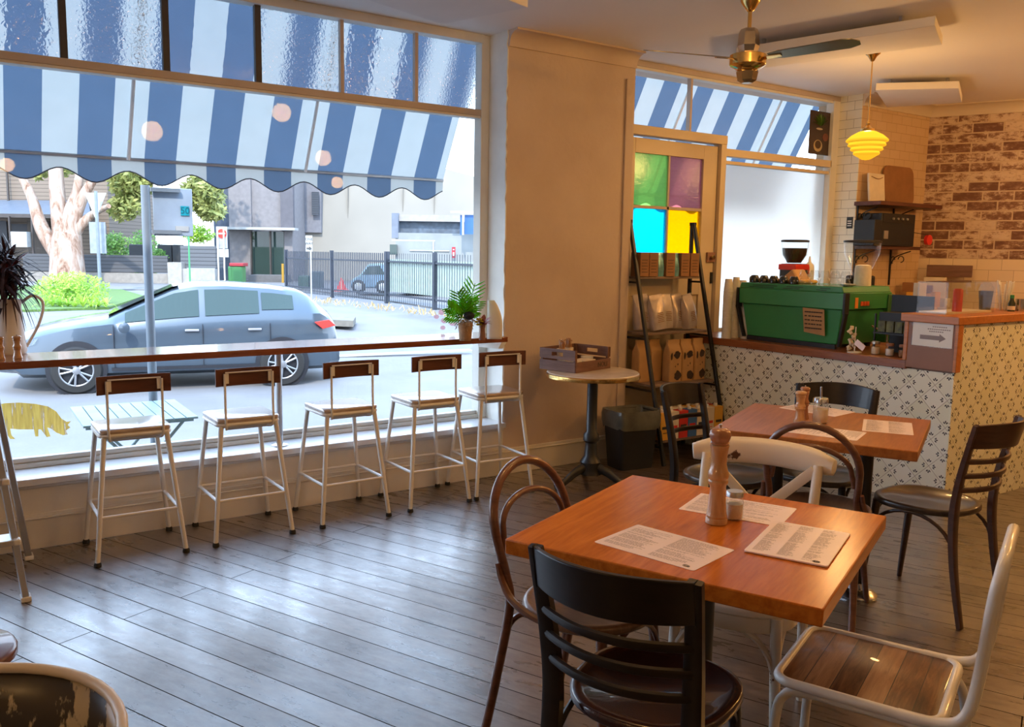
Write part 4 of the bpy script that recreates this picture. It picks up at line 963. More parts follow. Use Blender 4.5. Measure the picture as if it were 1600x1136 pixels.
for x, y, lb, rr_ in ((-.07, .06, 'paper cup of wooden stirrers at the left in the crate', .034), (.03, .08, 'paper cup of wooden stirrers at the back middle of the crate', .032)):
    q = thing('stirrer_cup', lb, 'cup', inCrate(x, y))
    MB().lathe([(rr_*.75, 0), (rr_, .12), (rr_*.94, .12)], 20).build('paper_cup', MAT['cream'], q)
    mb = MB()
    for k in range(34):
        a = r5.uniform(0, 6.28); q0 = r5.uniform(0, rr_*.7); p = Vector((q0*math.cos(a)*.6, q0*math.sin(a)*.6, .01)); p2 = Vector((q0*math.cos(a), q0*math.sin(a), r5.uniform(.15, .18)))
        mb.tube([p, p2], .0028, 5, ab=(1, .5)); mb.lathe([(.001, -.005), (.0042, -.002), (.0042, .002), (.001, .005)], 8, p2)
    mb.build('stirrers', MAT['mill'], q)
q = thing('sauce_cup', 'small white bowl at the right of the crate', 'bowl', inCrate(.10, -.02)); MB().lathe([(.022, 0), (.04, .05), (.042, .065), (.038, .065), (.02, .01)], 24).build('bowl_body', MAT['white'], q)
q = thing('napkin_stack', 'stack of brown napkins in the middle of the crate', 'napkins', inCrate(.01, -.06), ca_+.1); MB().bx(-.07, -.05, 0, .07, .05, .055).build('stack', MAT['cream'], q, bevel=.002)
q = thing('sachet_box', 'flat pale box of sachets at the left front of the crate', 'box', inCrate(-.12, -.05), ca_); MB().bx(-.045, -.06, 0, .045, .06, .06).build('box_body', MAT['cream'], q, bevel=.002)

t = thing('waste_bin', 'black waste bin with a grey bin liner beside the ladder shelf', 'bin', (4.10, 4.47, 0), R(-8))
def loft(mb, rings):
    b = len(mb.v); n = len(rings[0])
    for rg in rings: mb.v += [Vector(p) for p in rg]
    for i in range(len(rings)-1):
        for k in range(n): l = (k+1) % n; mb.face((b+i*n+k, b+i*n+l, b+(i+1)*n+l, b+(i+1)*n+k))
    return mb
rr3 = lambda w, d, z, r=.03: [(x, y, z) for x, y in rrect(w, d, r, 4)]
mb = loft(MB(), [rr3(.27, .20, 0), rr3(.33, .25, .40), rr3(.315, .235, .40), rr3(.26, .19, .02)]); mb.face(list(range(24))[::-1]); mb.build('bin_body', MAT['binblack'], t)
rings = []
for z, w, d, am in ((.29, .335, .255, .008), (.33, .35, .27, .012), (.38, .352, .272, .010), (.415, .345, .262, .004), (.41, .32, .24, .002), (.34, .30, .21, .006)):
    rings.append([(x*(1+am*r5.uniform(-1, 1)*3), y*(1+am*r5.uniform(-1, 1)*3), z+am*r5.uniform(-1, 1)*(1.8 if z == .29 else .5)) for x, y in rrect(w, d, .04, 4)])
loft(MB(), rings).build('bin_liner', MAT['binliner'], t)

# ---- ladder shelf
t = thing('ladder_shelf', 'black metal ladder shelf with wooden shelves in front of the door', 'shelf unit', (4.64, 4.60, 0))
SX = .33
lean = lambda z: -.26+.20*(z/1.74)    # front rail leans back to the top
for s_ in (-1, 1):
    x = s_*SX
    MB().tube([(x, .20, 0), (x, .20, 1.74)], .013, sq=True, up=(0, 1, 0)).build('rear_rail', MAT['blackmetal'], t)
    MB().tube([(x, -.26, 0), (x, .18, 1.73)], .013, sq=True, up=(0, 1, 0)).build('front_rail', MAT['blackmetal'], t)
    MB().bx(x-.013, .165, 1.72, x+.013, .215, 1.745).build('top_joint', MAT['blackmetal'], t)
SH = []
for i, z in enumerate((1.335, .93, .56, .17)):
    yf = -.26+.44*z/1.73
    MB().bx(-SX+.012, yf+.012, z-.018, SX-.012, .215, z).build('shelf_board', MAT['shelfwood'], t, bevel=.002)
    br = MB()
    for s_ in (-1, 1): br.bx(s_*SX-.008, yf, z-.05, s_*SX+.008, .20, z-.036)
    br.build('side_bar', MAT['blackmetal'], t); SH.append((z, yf))
def at_shelf(x, y, z): return (4.64+x*.88, 4.60+y, z)
# top shelf: six brown boxes and two blue foil pouches
xs = [(-.30, 'kb'), (-.195, 'kb'), (-.095, 'bl'), (.0, 'kb'), (.085, 'bl'), (.175, 'kb'), (.29, 'kb')]
desc = {'kb': ['brown cardboard coffee box at the left end of the top shelf', 'brown cardboard coffee box second from the left on the top shelf', 'brown cardboard coffee box between the two blue pouches', 'brown cardboard coffee box right of the second blue pouch', 'brown cardboard coffee box at the right end of the top shelf'],
        'bl': ['shiny pale blue pouch standing left on the top shelf', 'narrow pale blue pouch standing right on the top shelf']}
bluefoil = M('pale_blue_foil', (.18, .42, .50), .25, .4, var=.3, scale=18, bump=.6, bscale=30); ki = bi = 0
for x, ty in xs:
    if ty == 'kb':
        q = thing('coffee_box', desc['kb'][ki], 'box', at_shelf(x, .13, 1.335), r5.uniform(-.05, .05)); ki += 1
        MB().bx(-.044, -.05, 0, .044, .05, .175).build('box_body', MAT['kraftbox'], q, bevel=.002)
        mb = MB()
        for k in range(5): mb.bx(-.03, -.0508, .03+k*.022, .03-.008*(k % 2), -.0502, .034+k*.022)
        mb.build('print', MAT['cow'], q)
    else:
        q = thing('foil_pouch', desc['bl'][bi], 'pouch', at_shelf(x, .12, 1.335)); bi += 1
        loft(MB(), [rr3(.07, .05, 0, .015), rr3(.075, .06, .06, .02), rr3(.07, .04, .13, .015), rr3(.075, .008, .175, .003)]).build('pouch_body', bluefoil, q)
# second shelf: white bags leaning
for i, (x, y, rx, lb) in enumerate(((-.28, .10, .12, 'white foil coffee bag at the left behind the others on the second shelf'), (-.17, .03, .20, 'crumpled white foil coffee bag leaning at the front left of the second shelf'),
        (-.02, .10, .0, 'white foil coffee bag standing in the middle of the second shelf'), (.13, .10, .10, 'white foil coffee bag behind the rightmost one on the second shelf'), (.22, .05, .22, 'white foil coffee bag leaning at the right of the second shelf'))):
    q = thing('coffee_bag', lb, 'coffee bag', at_shelf(x, y, .932)); q.rotation_euler = (-.06, -rx*.7, .1*(i-2)); q.location.z += .012
    rg = [rr3(.12, .06, .004, .015), rr3(.13, .085, .05, .03), rr3(.125, .08, .14, .03), rr3(.12, .045, .20, .015), rr3(.118, .010, .245, .004), rr3(.118, .008, .262, .003)]
    rg = [[(a+r5.uniform(-.003, .003), b+r5.uniform(-.003, .003), c) for a, b, c in g] for g in rg]
    loft(MB(), rg).build('bag_body', MAT['foil'], q)
    mb = MB()
    for k in range(6): mb.bx(-.03+.004*(k % 3), -.0445, .06+k*.013, .03-.006*(k % 2), -.0425, .064+k*.013)
    mb.build('print', MAT['kraftbox'], q)
# third shelf: kraft bags with cow patches
lb3 = ['kraft bag at the left end of the third shelf, half behind the shelf leg', 'kraft bag second from left on the third shelf', 'kraft coffee bag with dark patches, left of the three facing front on the third shelf', 'kraft coffee bag with dark patches, middle of the three facing front on the third shelf', 'kraft coffee bag with dark patches, right of the three facing front on the third shelf']
for i, x in enumerate((-.305, -.165, -.055, .09, .235)):
    q = thing('kraft_bag', lb3[i], 'coffee bag', at_shelf(x, -.02 if i > 1 else .08, .562), (.05, .1, -.06, .02, .08)[i]); q.scale = (.94, .94, 1)
    loft(MB(), [rr3(.125, .085, 0, .01), rr3(.13, .09, .05, .012), rr3(.128, .085, .22, .012), rr3(.125, .05, .255, .01), rr3(.12, .022, .275, .005), rr3(.12, .026, .31, .005)]).build('bag_body', MAT['kraft'], q)
    if i > 1:
        def blob(cx, cz, rx_, rz_, sd): r6 = random.Random(sd); return [(cx+rx_*(1+r6.uniform(-.22, .22))*math.cos(a), -.0462, cz+rz_*(1+r6.uniform(-.22, .22))*math.sin(a)) for a in [2*math.pi*k/14 for k in range(14)]]
        mb = MB()
        for k, (cx, cz, rx_, rz_) in enumerate(((.012, .20, .034, .028), (.022, .045, .034, .035), (-.045, .19, .010, .028), (.02, .13, .005, .008), (-.005, .115, .004, .006))): mb.prism(blob(cx, cz, rx_, rz_, i*7+k), (0, -.0006, 0))
        mb.build('cow_patch', MAT['cow'], q, smooth=False)
# bottom: cartons with white caps
cl = [('cream milk carton with yellow side', 'yellow'), ('cream milk carton with small red print', 'cream'), ('red milk carton', 'red'), ('blue and white milk carton', 'blue'), ('pale carton with black lettering', 'cream'), ('cream carton', 'cream')]
for j, y in enumerate((-.17, -.07)):
    for i in range(7):
        nm, mt = cl[(i if j == 0 else i+2) % 6]; row = 'front' if j == 0 else 'back'
        pos = ('leftmost', 'second from left', 'third from left', 'fourth, middle', 'third from right', 'second from right', 'rightmost')[i]
        q = thing('milk_carton', f'{nm}, {row} row of bottom shelf, {pos}', 'carton', at_shelf(-.32+i*.105, y, .172))
        MB().bx(-.044, -.04, 0, .044, .04, .20).build('carton_body', MAT[mt], q, bevel=.002)
        MB().lathe([(.014, 0), (.014, .018), (.012, .02)], 12, (.0, 0, .20)).build('cap', MAT['white'], q)
        if j == 0: MB().bx(-.03, -.0408, .08, .03, -.0402, .10).bx(-.02, -.0408, .05, .025, -.0402, .055).build('print', MAT['red' if i % 2 else 'ink2'], q)

# ================================================================== THE COUNTER
t = thing('service_counter', 'service counter clad in white tiles with a black leaf pattern', 'counter', (5.3, 3.7, 0))
ox, oy = 5.3, 3.7
def loc_box(mb, x0, y0, z0, x1, y1, z1): return mb.bx(x0-ox, y0-oy, z0, x1-ox, y1-oy, z1)
TF = counter_tile('y', 'leaf_tiles_front'); TR = counter_tile('x', 'leaf_tiles_side')
loc_box(MB(), 5.0, 2.69, 0, 5.012, 4.86, .825).build('front_tiles', TF, t, smooth=False)
loc_box(MB(), 5.0, 2.68, 0, 8.6, 2.69, 1.115).build('side_tiles', TR, t, smooth=False)
loc_box(MB(), 5.012, 2.69, 0, 8.6, 2.95, 1.11).build('side_core', MAT['endpanel'], t, smooth=False)
loc_box(MB(), 5.012, 2.95, 0, 5.62, 4.86, .825).build('front_core', MAT['endpanel'], t, smooth=False)
loc_box(MB(), 4.985, 2.975, .822, 5.66, 4.86, .876).build('worktop', MAT['worktop'], t, bevel=.004)
loc_box(MB(), 4.985, 2.665, .835, 5.0, 2.985, 1.125).build('end_panel', MAT['endpanel'], t, bevel=.003)
loc_box(MB(), 4.978, 2.660, .835, 5.03, 2.682, 1.125).build('corner_trim', MAT['orangewood'], t, bevel=.003)
loc_box(MB(), 4.965, 2.655, 1.115, 8.5, 3.02, 1.165).build('raised_top', MAT['orangewood'], t, bevel=.005)
loc_box(MB(), 4.98, 2.975, .876, 5.02, 3.0, 1.115).build('corner_post', MAT['orangewood'], t, bevel=.003)
# arrow notice taped on the end panel
t = thing('paper_notice', 'white paper notice with a grey arrow taped to the counter end', 'notice', (4.983, 2.82, 1.05))
MB().bx(-.003, -.125, -.075, -.001, .125, .075).build('sheet', MAT['white'], t, smooth=False)
MB().bx(-.0005, -.122, -.078, .0015, .135, .070).build('plastic_sleeve', MAT['jar'], t, smooth=False)
mb = MB().prism([(-.0035, .075, -.034), (-.0035, -.045, -.034), (-.0035, -.045, -.046), (-.0035, -.085, -.022), (-.0035, -.045, .004), (-.0035, -.045, -.008), (-.0035, .075, -.008)], (-.0006, 0, 0)); mb.build('arrow', MAT['ink'], t, smooth=False)
mb = MB()
for k, (z, y0, y1) in enumerate(((.045, .0, -.09), (.030, .03, -.10), (.016, .02, -.06))):
    y = y0
    while y > y1: mb.bx(-.0042, y, z-.003, -.0034, y-.009, z+.003); y -= .013
mb.build('print', MAT['ink'], t, smooth=False)

# ---- espresso machine
mx, my = 5.08, 3.95
t = thing('espresso_machine', 'large green espresso machine standing on the tiled counter', 'espresso machine', (mx, my, .876))
HB = .45
def trap(z0, z1, y0, y1, x0, x1, dx=0): return MB().hexa([(x0+dx, -y0, z0), (x1, -y0, z0), (x1, y0, z0), (x0+dx, y0, z0)], [(x0, -y1, z1), (x1, -y1, z1), (x1, y1, z1), (x0, y1, z1)])
trap(.03, .27, .385, .425, .02, .52, .02).build('lower_body', MAT['green'], t, bevel=.006)
trap(.27, .385, .445, .45, .0, .55).build('upper_body', MAT['green'], t, bevel=.006)
trap(.385, .425, .445, .43, .0, .54, -.0).build('cup_tray', MAT['green'], t, bevel=.004)
mb = MB()
for k in range(2):
    for y0, y1 in ((-.30, -.08), (.0, .14), (.28, .36)): mb.bx(-.003, -y1+.05-.03*k, .395+k*.012, .006, -y0+.05-.03*k, .399+k*.012)
mb.build('vent_slot', MAT['binblack'], t)
trap(.03, .37, .452, .462, .50, .56).build('rear_panel', MAT['greendark'], t, bevel=.006)
for s_ in (-1, 1):
    MB().prism([(-.008, s_*.452, .25), (.03, s_*.452, .25), (.05, s_*.40, 0.02), (.02, s_*.40, .02)], (0, s_*.018, 0)).build('side_edge', MAT['binblack'], t, bevel=.002)
    MB().bx(-.01, s_*.447, .24, .04, s_*.465, .385).build('side_bumper', MAT['binblack'], t, bevel=.002)
for sx in (.06, .46):
    for s_ in (-1, 1): MB().lathe([(.02, 0), (.024, .03)], 12, (sx, s_*.34, 0)).build('foot', MAT['binblack'], t)
MB().bx(.03, -.38, .0, .05, .38, .03).build('plinth', MAT['binblack'], t)
mb = MB().prism([(-.004, -.13, .27), (-.004, -.305, .265), (.014, -.31, .085), (.018, -.135, .10)], (-.002, 0, 0)); mb.build('brown_note', MAT['kraft'], t, smooth=False)
mb = MB()
for k in range(5):
    z = .243-.028*k; y = -.15; xx = -.0045+.11*(.27-z)*.98*.88
    wds = [(.0, 1.), (.15, .6), (.1, .65), (.05, .8), (.0, 1.)][k]
    while y > -.285:
        l = r5.uniform(.006, .02)
        mb.bx(xx-.006, y, z-.004, xx-.002, y-l, z+.004); y -= l+(.004 if k in (0, 4) else r5.uniform(.004, .018))
mb.build('note_lettering', MAT['cow'], t)
mb = MB().bx(.125, -.4475, .28, .158, -.4445-.006, .352); mb.build('orange_emblem', M('orange_sticker', (.8, .28, .04), .5), t)
mb = MB()
for k in range(3): mb.bx(.19+.034*k, -.452, .295, .215+.034*k, -.447, .325)
for k in range(3): mb.bx(.195+.034*k, -.453, .308, .21+.034*k, -.4505, .314)
mb.build('orange_lettering', M('orange_mark', (.75, .12, .02), .5), t)
MB().tube([(.3, -.47, .16), (.38, -.54, .10), (.38, -.54, .05)], .007, 8).build('steam_wand', MAT['steel'], t)

# cups and glasses on the machine
ZT = .876+.426
def lathe1(name, label, cat, loc, prof, mat, group=None, n=20):
    o = thing(name, label, cat, loc, 0, group); MB().lathe(prof, n).build(name.split('_')[-1]+'_body', mat, o, ang=50); return o
cupprof = [(.022, .052), (.036, .0)]
proto = None
for k in range(5):
    y = 4.30-.088*k
    if proto is None:
        proto = thing('black_cup', '', 'cup', (0, 0, 0), 0, 'upside-down black cups on the espresso machine')
        MB().lathe([(.037, 0), (.038, .004), (.034, .03), (.024, .052), (.018, .055)], 22).build('cup_body', MAT['blackcup'], proto); c_ = proto
        MB().tube(crom([(-.036, 0, .012), (-.052, 0, .02), (-.046, 0, .042), (-.030, 0, .042)], 4), .004, 6).build('handle', MAT['blackcup'], proto)
    else: c_ = copy_tree(proto)
    c_['label'] = 'black ceramic cup upside down on the espresso machine, ' + ('nearest the paper cup stacks', 'second from the paper cup stacks', 'third from the paper cup stacks', 'second from the clear glasses', 'next to the clear glasses')[k]
    c_.location = (5.13, y, ZT); c_.rotation_euler.z = .3*k
gi = 0; gp = None
for k in range(5):
    for lv in range(2):
        if gp is None:
            gp = thing('clear_glass', '', 'glass', (0, 0, 0), 0, 'stacked clear glasses on the espresso machine')
            MB().lathe([(.034, 0), (.035, .003), (.032, .03), (.026, .048), (.024, .050), (.023, .046), (.029, .03), (.032, .004)], 20).build('glass_body', MAT['jar'], gp); g_ = gp
        else: g_ = copy_tree(gp)
        g_.location = (5.14, 3.87-.082*k, ZT+.052*lv)
        g_['label'] = ('lower' if lv == 0 else 'upper') + ' clear glass in the ' + ('stack beside the black cups', 'second stack after the black cups', 'middle stack of five', 'second stack before the white tub', 'stack nearest the white tub')[k]
q = thing('folded_cloth', 'yellow and tan folded cloth heaped on the espresso machine', 'cloth', (5.32, 4.10, ZT))
MB().prism([(-.02, .16, 0), (-.02, -.13, 0), (-.02, -.06, .03), (-.02, .0, .105), (-.02, .10, .03)], (.14, 0, 0)).build('tan_fold', MAT['kraft'], q, bevel=.01)
MB().slab(rrect(.18, .34, .05), 0, .028, .01).build('yellow_fold', MAT['yellow'], q)
def sol(name, label, cat, loc, prof, mat, n=24, group=None): return lathe1(name, label, cat, loc, prof, mat, group, n)
# things behind the machine on the wall bench
MB_ = thing('wall_bench', 'wooden bench top behind the espresso machine under the window', 'bench', (6.3, 4.4, 0))
MB().bx(-.55, -.15, .0, 1.05, .24, .86).build('bench_body', MAT['endpanel'], MB_, smooth=False); MB().bx(-.57, -.17, .86, 1.06, .24, .9).build('bench_top', MAT['worktop'], MB_, bevel=.003)
def grinder(label, loc, hop_r, hop_h, base_h, fill, redband=False, col='binblack'):
    o = thing('coffee_grinder', label, 'coffee grinder', loc)
    MB().bx(-.08, -.08, 0, .08, .08, base_h).build('grinder_body', MAT[col], o, bevel=.015)
    MB().lathe([(hop_r*.42, base_h), (hop_r*.5, base_h+.02), (hop_r*.95, base_h+hop_h*.65), (hop_r, base_h+hop_h)] if not redband else [(hop_r*.55, base_h), (hop_r*.95, base_h+.07), (hop_r, base_h+hop_h)], 28).build('hopper', MAT['jar'], o)
    MB().lathe([(hop_r*1.03, base_h+hop_h), (hop_r*1.03, base_h+hop_h+.014), (hop_r*.9, base_h+hop_h+.018)], 28).build('hopper_lid', MAT['binblack'], o)
    if fill: MB().lathe([(hop_r*.5, base_h+.006), (hop_r*.86, base_h+.07), (hop_r*.92, base_h+hop_h*fill)], 24).build('beans', MAT['beans'], o)
    if redband: MB().bx(-.085, -.085, base_h-.05, .085, .085, base_h-.004).build('red_collar', MAT['red'], o, bevel=.006)
    return o
gl = ony(1239, 440, 4.45); grinder('coffee grinder with bean-filled hopper and red collar in front of the white window film', (gl.x, 4.45, .9), .105, .17, .54, .72, True)
gl = ony(1344, 440, 4.0); grinder('coffee grinder with a tall empty clear hopper beside the tiled wall', (gl.x, 4.0, .0), .135, .25, 1.36, 0)
gl = ony(1267, 430, 4.4)
q = thing('sauce_bottle', 'small white squeeze bottle with red spot behind the clear glasses', 'bottle', (gl.x, 4.42, .9))
MB().lathe([(.04, 0), (.04, .50), (.036, .53), (.012, .555), (.006, .60)], 16).build('bottle_body', MAT['white'], q)
MB().bx(-.044, -.03, .46, -.036, -.005, .52).build('red_spot', MAT['red'], q)
gl = onz(1353, 443, 1.27)
q = sol('lidded_tub', 'white ribbed paper tub upside down at the end of the espresso machine', 'tub', (5.42, 3.60, ZT), [(.058, 0), (.055, .12), (.050, .14), (.03, .146)], MAT['cup'])
q = sol('saucer', 'white saucer lying on the espresso machine beside the ribbed tub', 'saucer', (5.20, 3.56, ZT), [(.03, 0), (.05, .012), (.052, .016), (.02, .014)], MAT['white'])

# ---- stacks of paper cups left of the machine
def cup_stack(label, loc, n, r0, h0=.085, step=.0125):
    o = thing('paper_cup_stack', label, 'paper cups', loc, 0, 'tall stacks of paper cups on the counter'); pr = []
    z = 0
    for k in range(n):
        pr += [(r0*.985, z), (r0*1.04, z+.001), (r0*1.04, z+.004), (r0*.985, z+.005)]; z += step
    pr += [(r0*.98, z), (r0*.72, z+h0), (r0*.66, z+h0)]
    MB().lathe(pr, 24).build('stacked_cups', MAT['cup'], o)
for i, (px, py, top, r_, nm) in enumerate(((1127, 531, 436, .035, 'nearest the ladder shelf'), (1139, 530, 434, .033, 'second from the ladder shelf'), (1150, 529, 438, .034, 'third from the ladder shelf, set back'), (1157, 531, 445, .034, 'nearest the espresso machine'), )):
    p = onz(px+1, py-2, .876); h = (py-top)/(py-430)*.0; d = (p-EYE).dot(FWD); hh = (py-top)*d/F_PX
    cup_stack('tall stack of upside-down paper cups, '+nm, (p.x+.045, p.y+(.0 if i < 3 else .0), .876), int((hh-.085)/.0125), r_)

# ---- small things between machine and raised counter
def small_jar(label, x, y, h, r_, inner, lidm):
    o = jar(label, (x, y, .876), r_, h, inner, lidm, 'glass_jar', 'jar'); return o
small_jar('small jar with pale contents, left of three on the counter below the dark rack', 5.10, 3.26, .085, .027, MAT['salt'], MAT['alu'])
small_jar('small jar with white label, middle of three on the counter below the dark rack', 5.10, 3.16, .080, .026, MAT['white'], MAT['endpanel'])
small_jar('small jar with brown contents, right of three on the counter below the dark rack', 5.10, 3.07, .080, .026, MAT['kraftbox'], MAT['endpanel'])
q = thing('black_rack', 'dark metal rack holding green and brown packets above the small jars', 'rack', (5.24, 3.16, .876))
MB().bx(-.08, -.12, .0, -.07, -.11, .26).bx(-.08, .15, 0, -.07, .16, .26).bx(-.09, -.13, .13, .2, .16, .14).bx(.1, -.13, 0, .11, .16, .38).bx(-.06, -.11, .14, .1, .14, .27).build('rack_frame', MAT['binblack'], q)
mb = MB()
for k in range(4): mb.bx(-.085, -.10+.06*k, .145, -.06, -.05+.06*k, .215)
mb.build('packets', M('green_brown_packets', (.10, .11, .03), .5, var=.6, scale=25), q)
q = thing('receipt_spike', 'cluster of small cream tags and a folded paper on a spike beside the machine', 'holder', (5.06, 3.385, .876))
MB().lathe([(.045, 0), (.045, .006), (.004, .009), (.003, .17)], 16).build('spike_base', MAT['white'], q)
mb = MB()
for k in range(13):
    c_ = Vector((r5.uniform(-.02, .02), .03+r5.uniform(-.02, .025), .02+.012*k)); mb.cb(c_, (.02, .026, .014), Matrix.Rotation(r5.uniform(0, 3), 3, 'X') @ Matrix.Rotation(r5.uniform(0, 3), 3, 'Z'))
mb.build('cream_tags', MAT['cream'], q, smooth=False)
mb = MB().cb((-.02, -.05, .055), (.004, .075, .04), Matrix.Rotation(R(32), 3, 'X')); mb.build('folded_paper', MAT['paper'], q, smooth=False)

# ---- on the raised counter
ZR = 1.165
def pr(px, py): p = onz(px, py, ZR); return p
p = pr(1470, 484)
q = thing('acrylic_case', 'clear acrylic food case on the raised counter', 'display case', (5.36, 2.90, ZR))
mb = MB().bx(-.28, -.10, 0, -.276, .09, .19).bx(.28, -.10, 0, .284, .09, .19).bx(-.28, -.10, 0, .28, -.096, .19).bx(-.28, .086, 0, .28, .09, .19).bx(-.28, -.10, .19, .28, .09, .194)
mb.build('acrylic_panel', MAT['jar'], q, smooth=False)
MB().bx(-.27, -.09, .0, .27, .08, .012).build('case_base', MAT['cream'], q)
for i, (px, col, lb, w_, h_) in enumerate(((1437, 'cream', 'cream paper bag at the left end of the raised counter', .09, .16), (1462, 'yellow', 'yellowish pastry bag inside the acrylic case', .07, .10), (1478, 'white', 'crumpled white napkin pile on the raised counter', .07, .06))):
    p = pr(px, 483); q = thing('paper_bag', lb, 'bag', (p.x+.02, p.y+.02, ZR+.012))
    loft(MB(), [[(a, b*.5, c) for a, b, c in rr3(w_, w_, z*h_, .01)] for z in (0, .5, .95, 1)]).build('bag_body', MAT[col], q)
p = onz(1498, 484, ZR)
q = thing('red_tin', 'red tin on the raised counter', 'tin', (5.27, 2.84, ZR+.012)); MB().lathe([(.028, 0), (.028, .13), (.02, .14)], 20).build('tin_body', MAT['red'], q)
q = thing('takeaway_cup', 'dark grey takeaway cup with clear dome lid at the back of the raised counter', 'cup', (5.72, 2.90, ZR))
MB().lathe([(.032, 0), (.044, .13)], 22).build('cup_body', M('slate_cup', (.06, .07, .08), .4), q); MB().lathe([(.045, .13), (.044, .15), (.03, .175), (.01, .185)], 22).build('dome_lid', MAT['jar'], q)
q = thing('straw_jar', 'bundle of white paper straws in a jar at the right of the raised counter', 'jar', (5.90, 2.87, ZR))
MB().lathe([(.045, 0), (.05, .10)], 20).build('glass_jar', MAT['jar'], q)
mb = MB()
for k in range(26): a = r5.uniform(0, 6.28); mb.tube([(.02*math.cos(a), .02*math.sin(a), .004), (.05*math.cos(a), .05*math.sin(a), r5.uniform(.17, .2))], .004, 6)
mb.build('straws', MAT['white'], q)
p = pr(1581, 487)
q = thing('label_bottle', 'small dark bottle with a green label on the raised counter', 'bottle', (p.x+.03, p.y+.02, ZR))
MB().lathe([(.022, 0), (.022, .05), (.012, .075), (.012, .10)], 18).build('bottle_body', M('dark_bottle', (.03, .04, .02), .2), q); MB().lathe([(.0225, .01), (.0225, .035)], 18).build('label_band', MAT['cream'], q); MB().lathe([(.013, .085), (.013, .105), (.01, .107)], 14).build('green_cap', MAT['green'], q)
p = pr(1597, 487)
q = sol('metal_beaker', 'brushed metal beaker at the right edge on the raised counter', 'beaker', (p.x+.03, p.y+.03, ZR), [(.026, 0), (.03, .08), (.028, .08)], MAT['steel'])
# board and pale boxes on the back bench against the brick wall
bw = Vector((.41, -.912, 0)); nw = Vector((-.912, -.41, 0))
q = thing('back_bench', 'cream fronted back bench along the brick wall behind the counter', 'bench', (7.88, 4.66, 0), BR_YAW)
MB().bx(.45, -.62, 0, 1.5, -.01, .9).build('bench_body', MAT['cream'], q, smooth=False); MB().bx(.44, -.64, .9, 1.52, -.01, .94).build('bench_top', MAT['worktop'], q)
def onb(px, py, off): # point on plane parallel to the brick wall, off in front of it
    n_ = nw; p0 = Vector((7.88, 4.66, 0))+nw*off; d = ray(px, py); return EYE+d*((p0-EYE).dot(n_)/d.dot(n_))
def wallbox(name, label, cat, px0, py0, px1, py1, off, dp, mat, part, bevel=.004):
    a = onb(px0, py1, off); b = onb(px1, py0, off); o = thing(name, label, cat, (a.x, a.y, a.z), BR_YAW); w_ = (Vector((b.x, b.y, 0))-Vector((a.x, a.y, 0))).length
    MB().bx(0, 0, 0, w_, dp, b.z-a.z).build(part, mat, o, bevel=bevel); return o, w_, b.z-a.z
wallbox('wooden_board', 'brown wooden board leaning on the tiled wall behind the counter', 'board', 1447, 415, 1520, 432, .12, .03, MAT['crate'], 'board_face')
wallbox('pale_box', 'tall cream box on the back bench left of the wooden board', 'box', 1440, 434, 1478, 480, .35, .12, MAT['cream'], 'box_body')
wallbox('long_carton', 'long dark brown carton on the back bench behind the espresso machine', 'carton', 1409, 442, 1432, 455, .40, .12, MAT['kraftbox'], 'carton_body')
wallbox('brown_carton', 'brown mottled carton on the back bench beside the tall cream box', 'carton', 1436, 446, 1457, 456, .45, .06, MAT['kraftbox'], 'carton_body')
wallbox('yellow_tray', 'yellowish tray of food on the back bench', 'tray', 1414, 458, 1466, 482, .42, .1, MAT['yellow'], 'tray_body')

# ---- scrolled shelf unit on the tiled wall
t = thing('wall_shelf', 'dark wooden wall shelf unit with scrolled iron brackets on the tiled wall', 'shelf', (6.9, 4.65, 1.57))
MB().bx(-.10, -.26, .375, .86, 0, .41).build('shelf_board', MAT['stoolback'], t, bevel=.004)
MB().bx(-.06, -.22, .0, .62, 0, .03).build('shelf_board', MAT['stoolback'], t, bevel=.004)
for x in (-.05, .50):
    mb = MB().bx(x-.007, -.014, -.32, x+.007, 0, .375)
    for z in (.37, 0):
        mb.tube(crom([(x, -.01, z-.14), (x, -.05, z-.07), (x, -.14, z-.03), (x, -.20, z-.012)], 5), .005, 6)
        mb.tube([(x, -.11+.028*math.cos(a), z-.085+.028*math.sin(a)) for a in [R(30*k) for k in range(10)]], .0045, 6)
        mb.tube([(x+.03+.03*math.cos(a), -.012, z-.09+.03*math.sin(a)) for a in [R(30*k) for k in range(10)]], .0045, 6)
    mb.build('scroll_bracket', MAT['blackmetal'], t)
q = thing('cream_board', 'small cream painted board standing on the upper wall shelf', 'board', (6.98, 4.56, 1.98)); q.rotation_euler = (R(-6), 0, 0)
MB().bx(-.10, -.012, 0, .13, .012, .25).build('board_face', MAT['cream'], q, bevel=.008)
MB().tube(crom([(-.07, -.014, .22), (.02, -.02, .20), (.10, -.014, .22)], 4), .003, 6).build('string', MAT['kraftbox'], q)
q = thing('rounded_board', 'amber rounded wooden board standing on the upper wall shelf', 'board', (7.40, 4.60, 1.98)); q.rotation_euler = (R(-5), 0, 0)
MB().prism([(x, -.01, z+.17) for x, z in rrect(.46, .34, .07)], (0, .02, 0)).build('board_face', MAT['kraftbox'], q, bevel=.003)
q = thing('black_radio', 'black radio unit standing on the lower wall shelf', 'radio', (7.10, 4.50, 1.60))
MB().bx(-.24, -.09, 0, .27, .10, .28).build('radio_body', MAT['binblack'], q, bevel=.006); MB().bx(-.22, -.093, .20, .25, -.088, .27).build('front_panel', MAT['blackmetal'], q)
mb = MB()
for k in range(4): mb.lathe([(.012, 0), (.010, -.012)], 12, (-.08+.07*k, -.093, .235), 'y')
mb.build('dial', MAT['alu'], q); MB().bx(-.20, -.096, .06, -.14, -.088, .13).build('gauge', MAT['alu'], q)
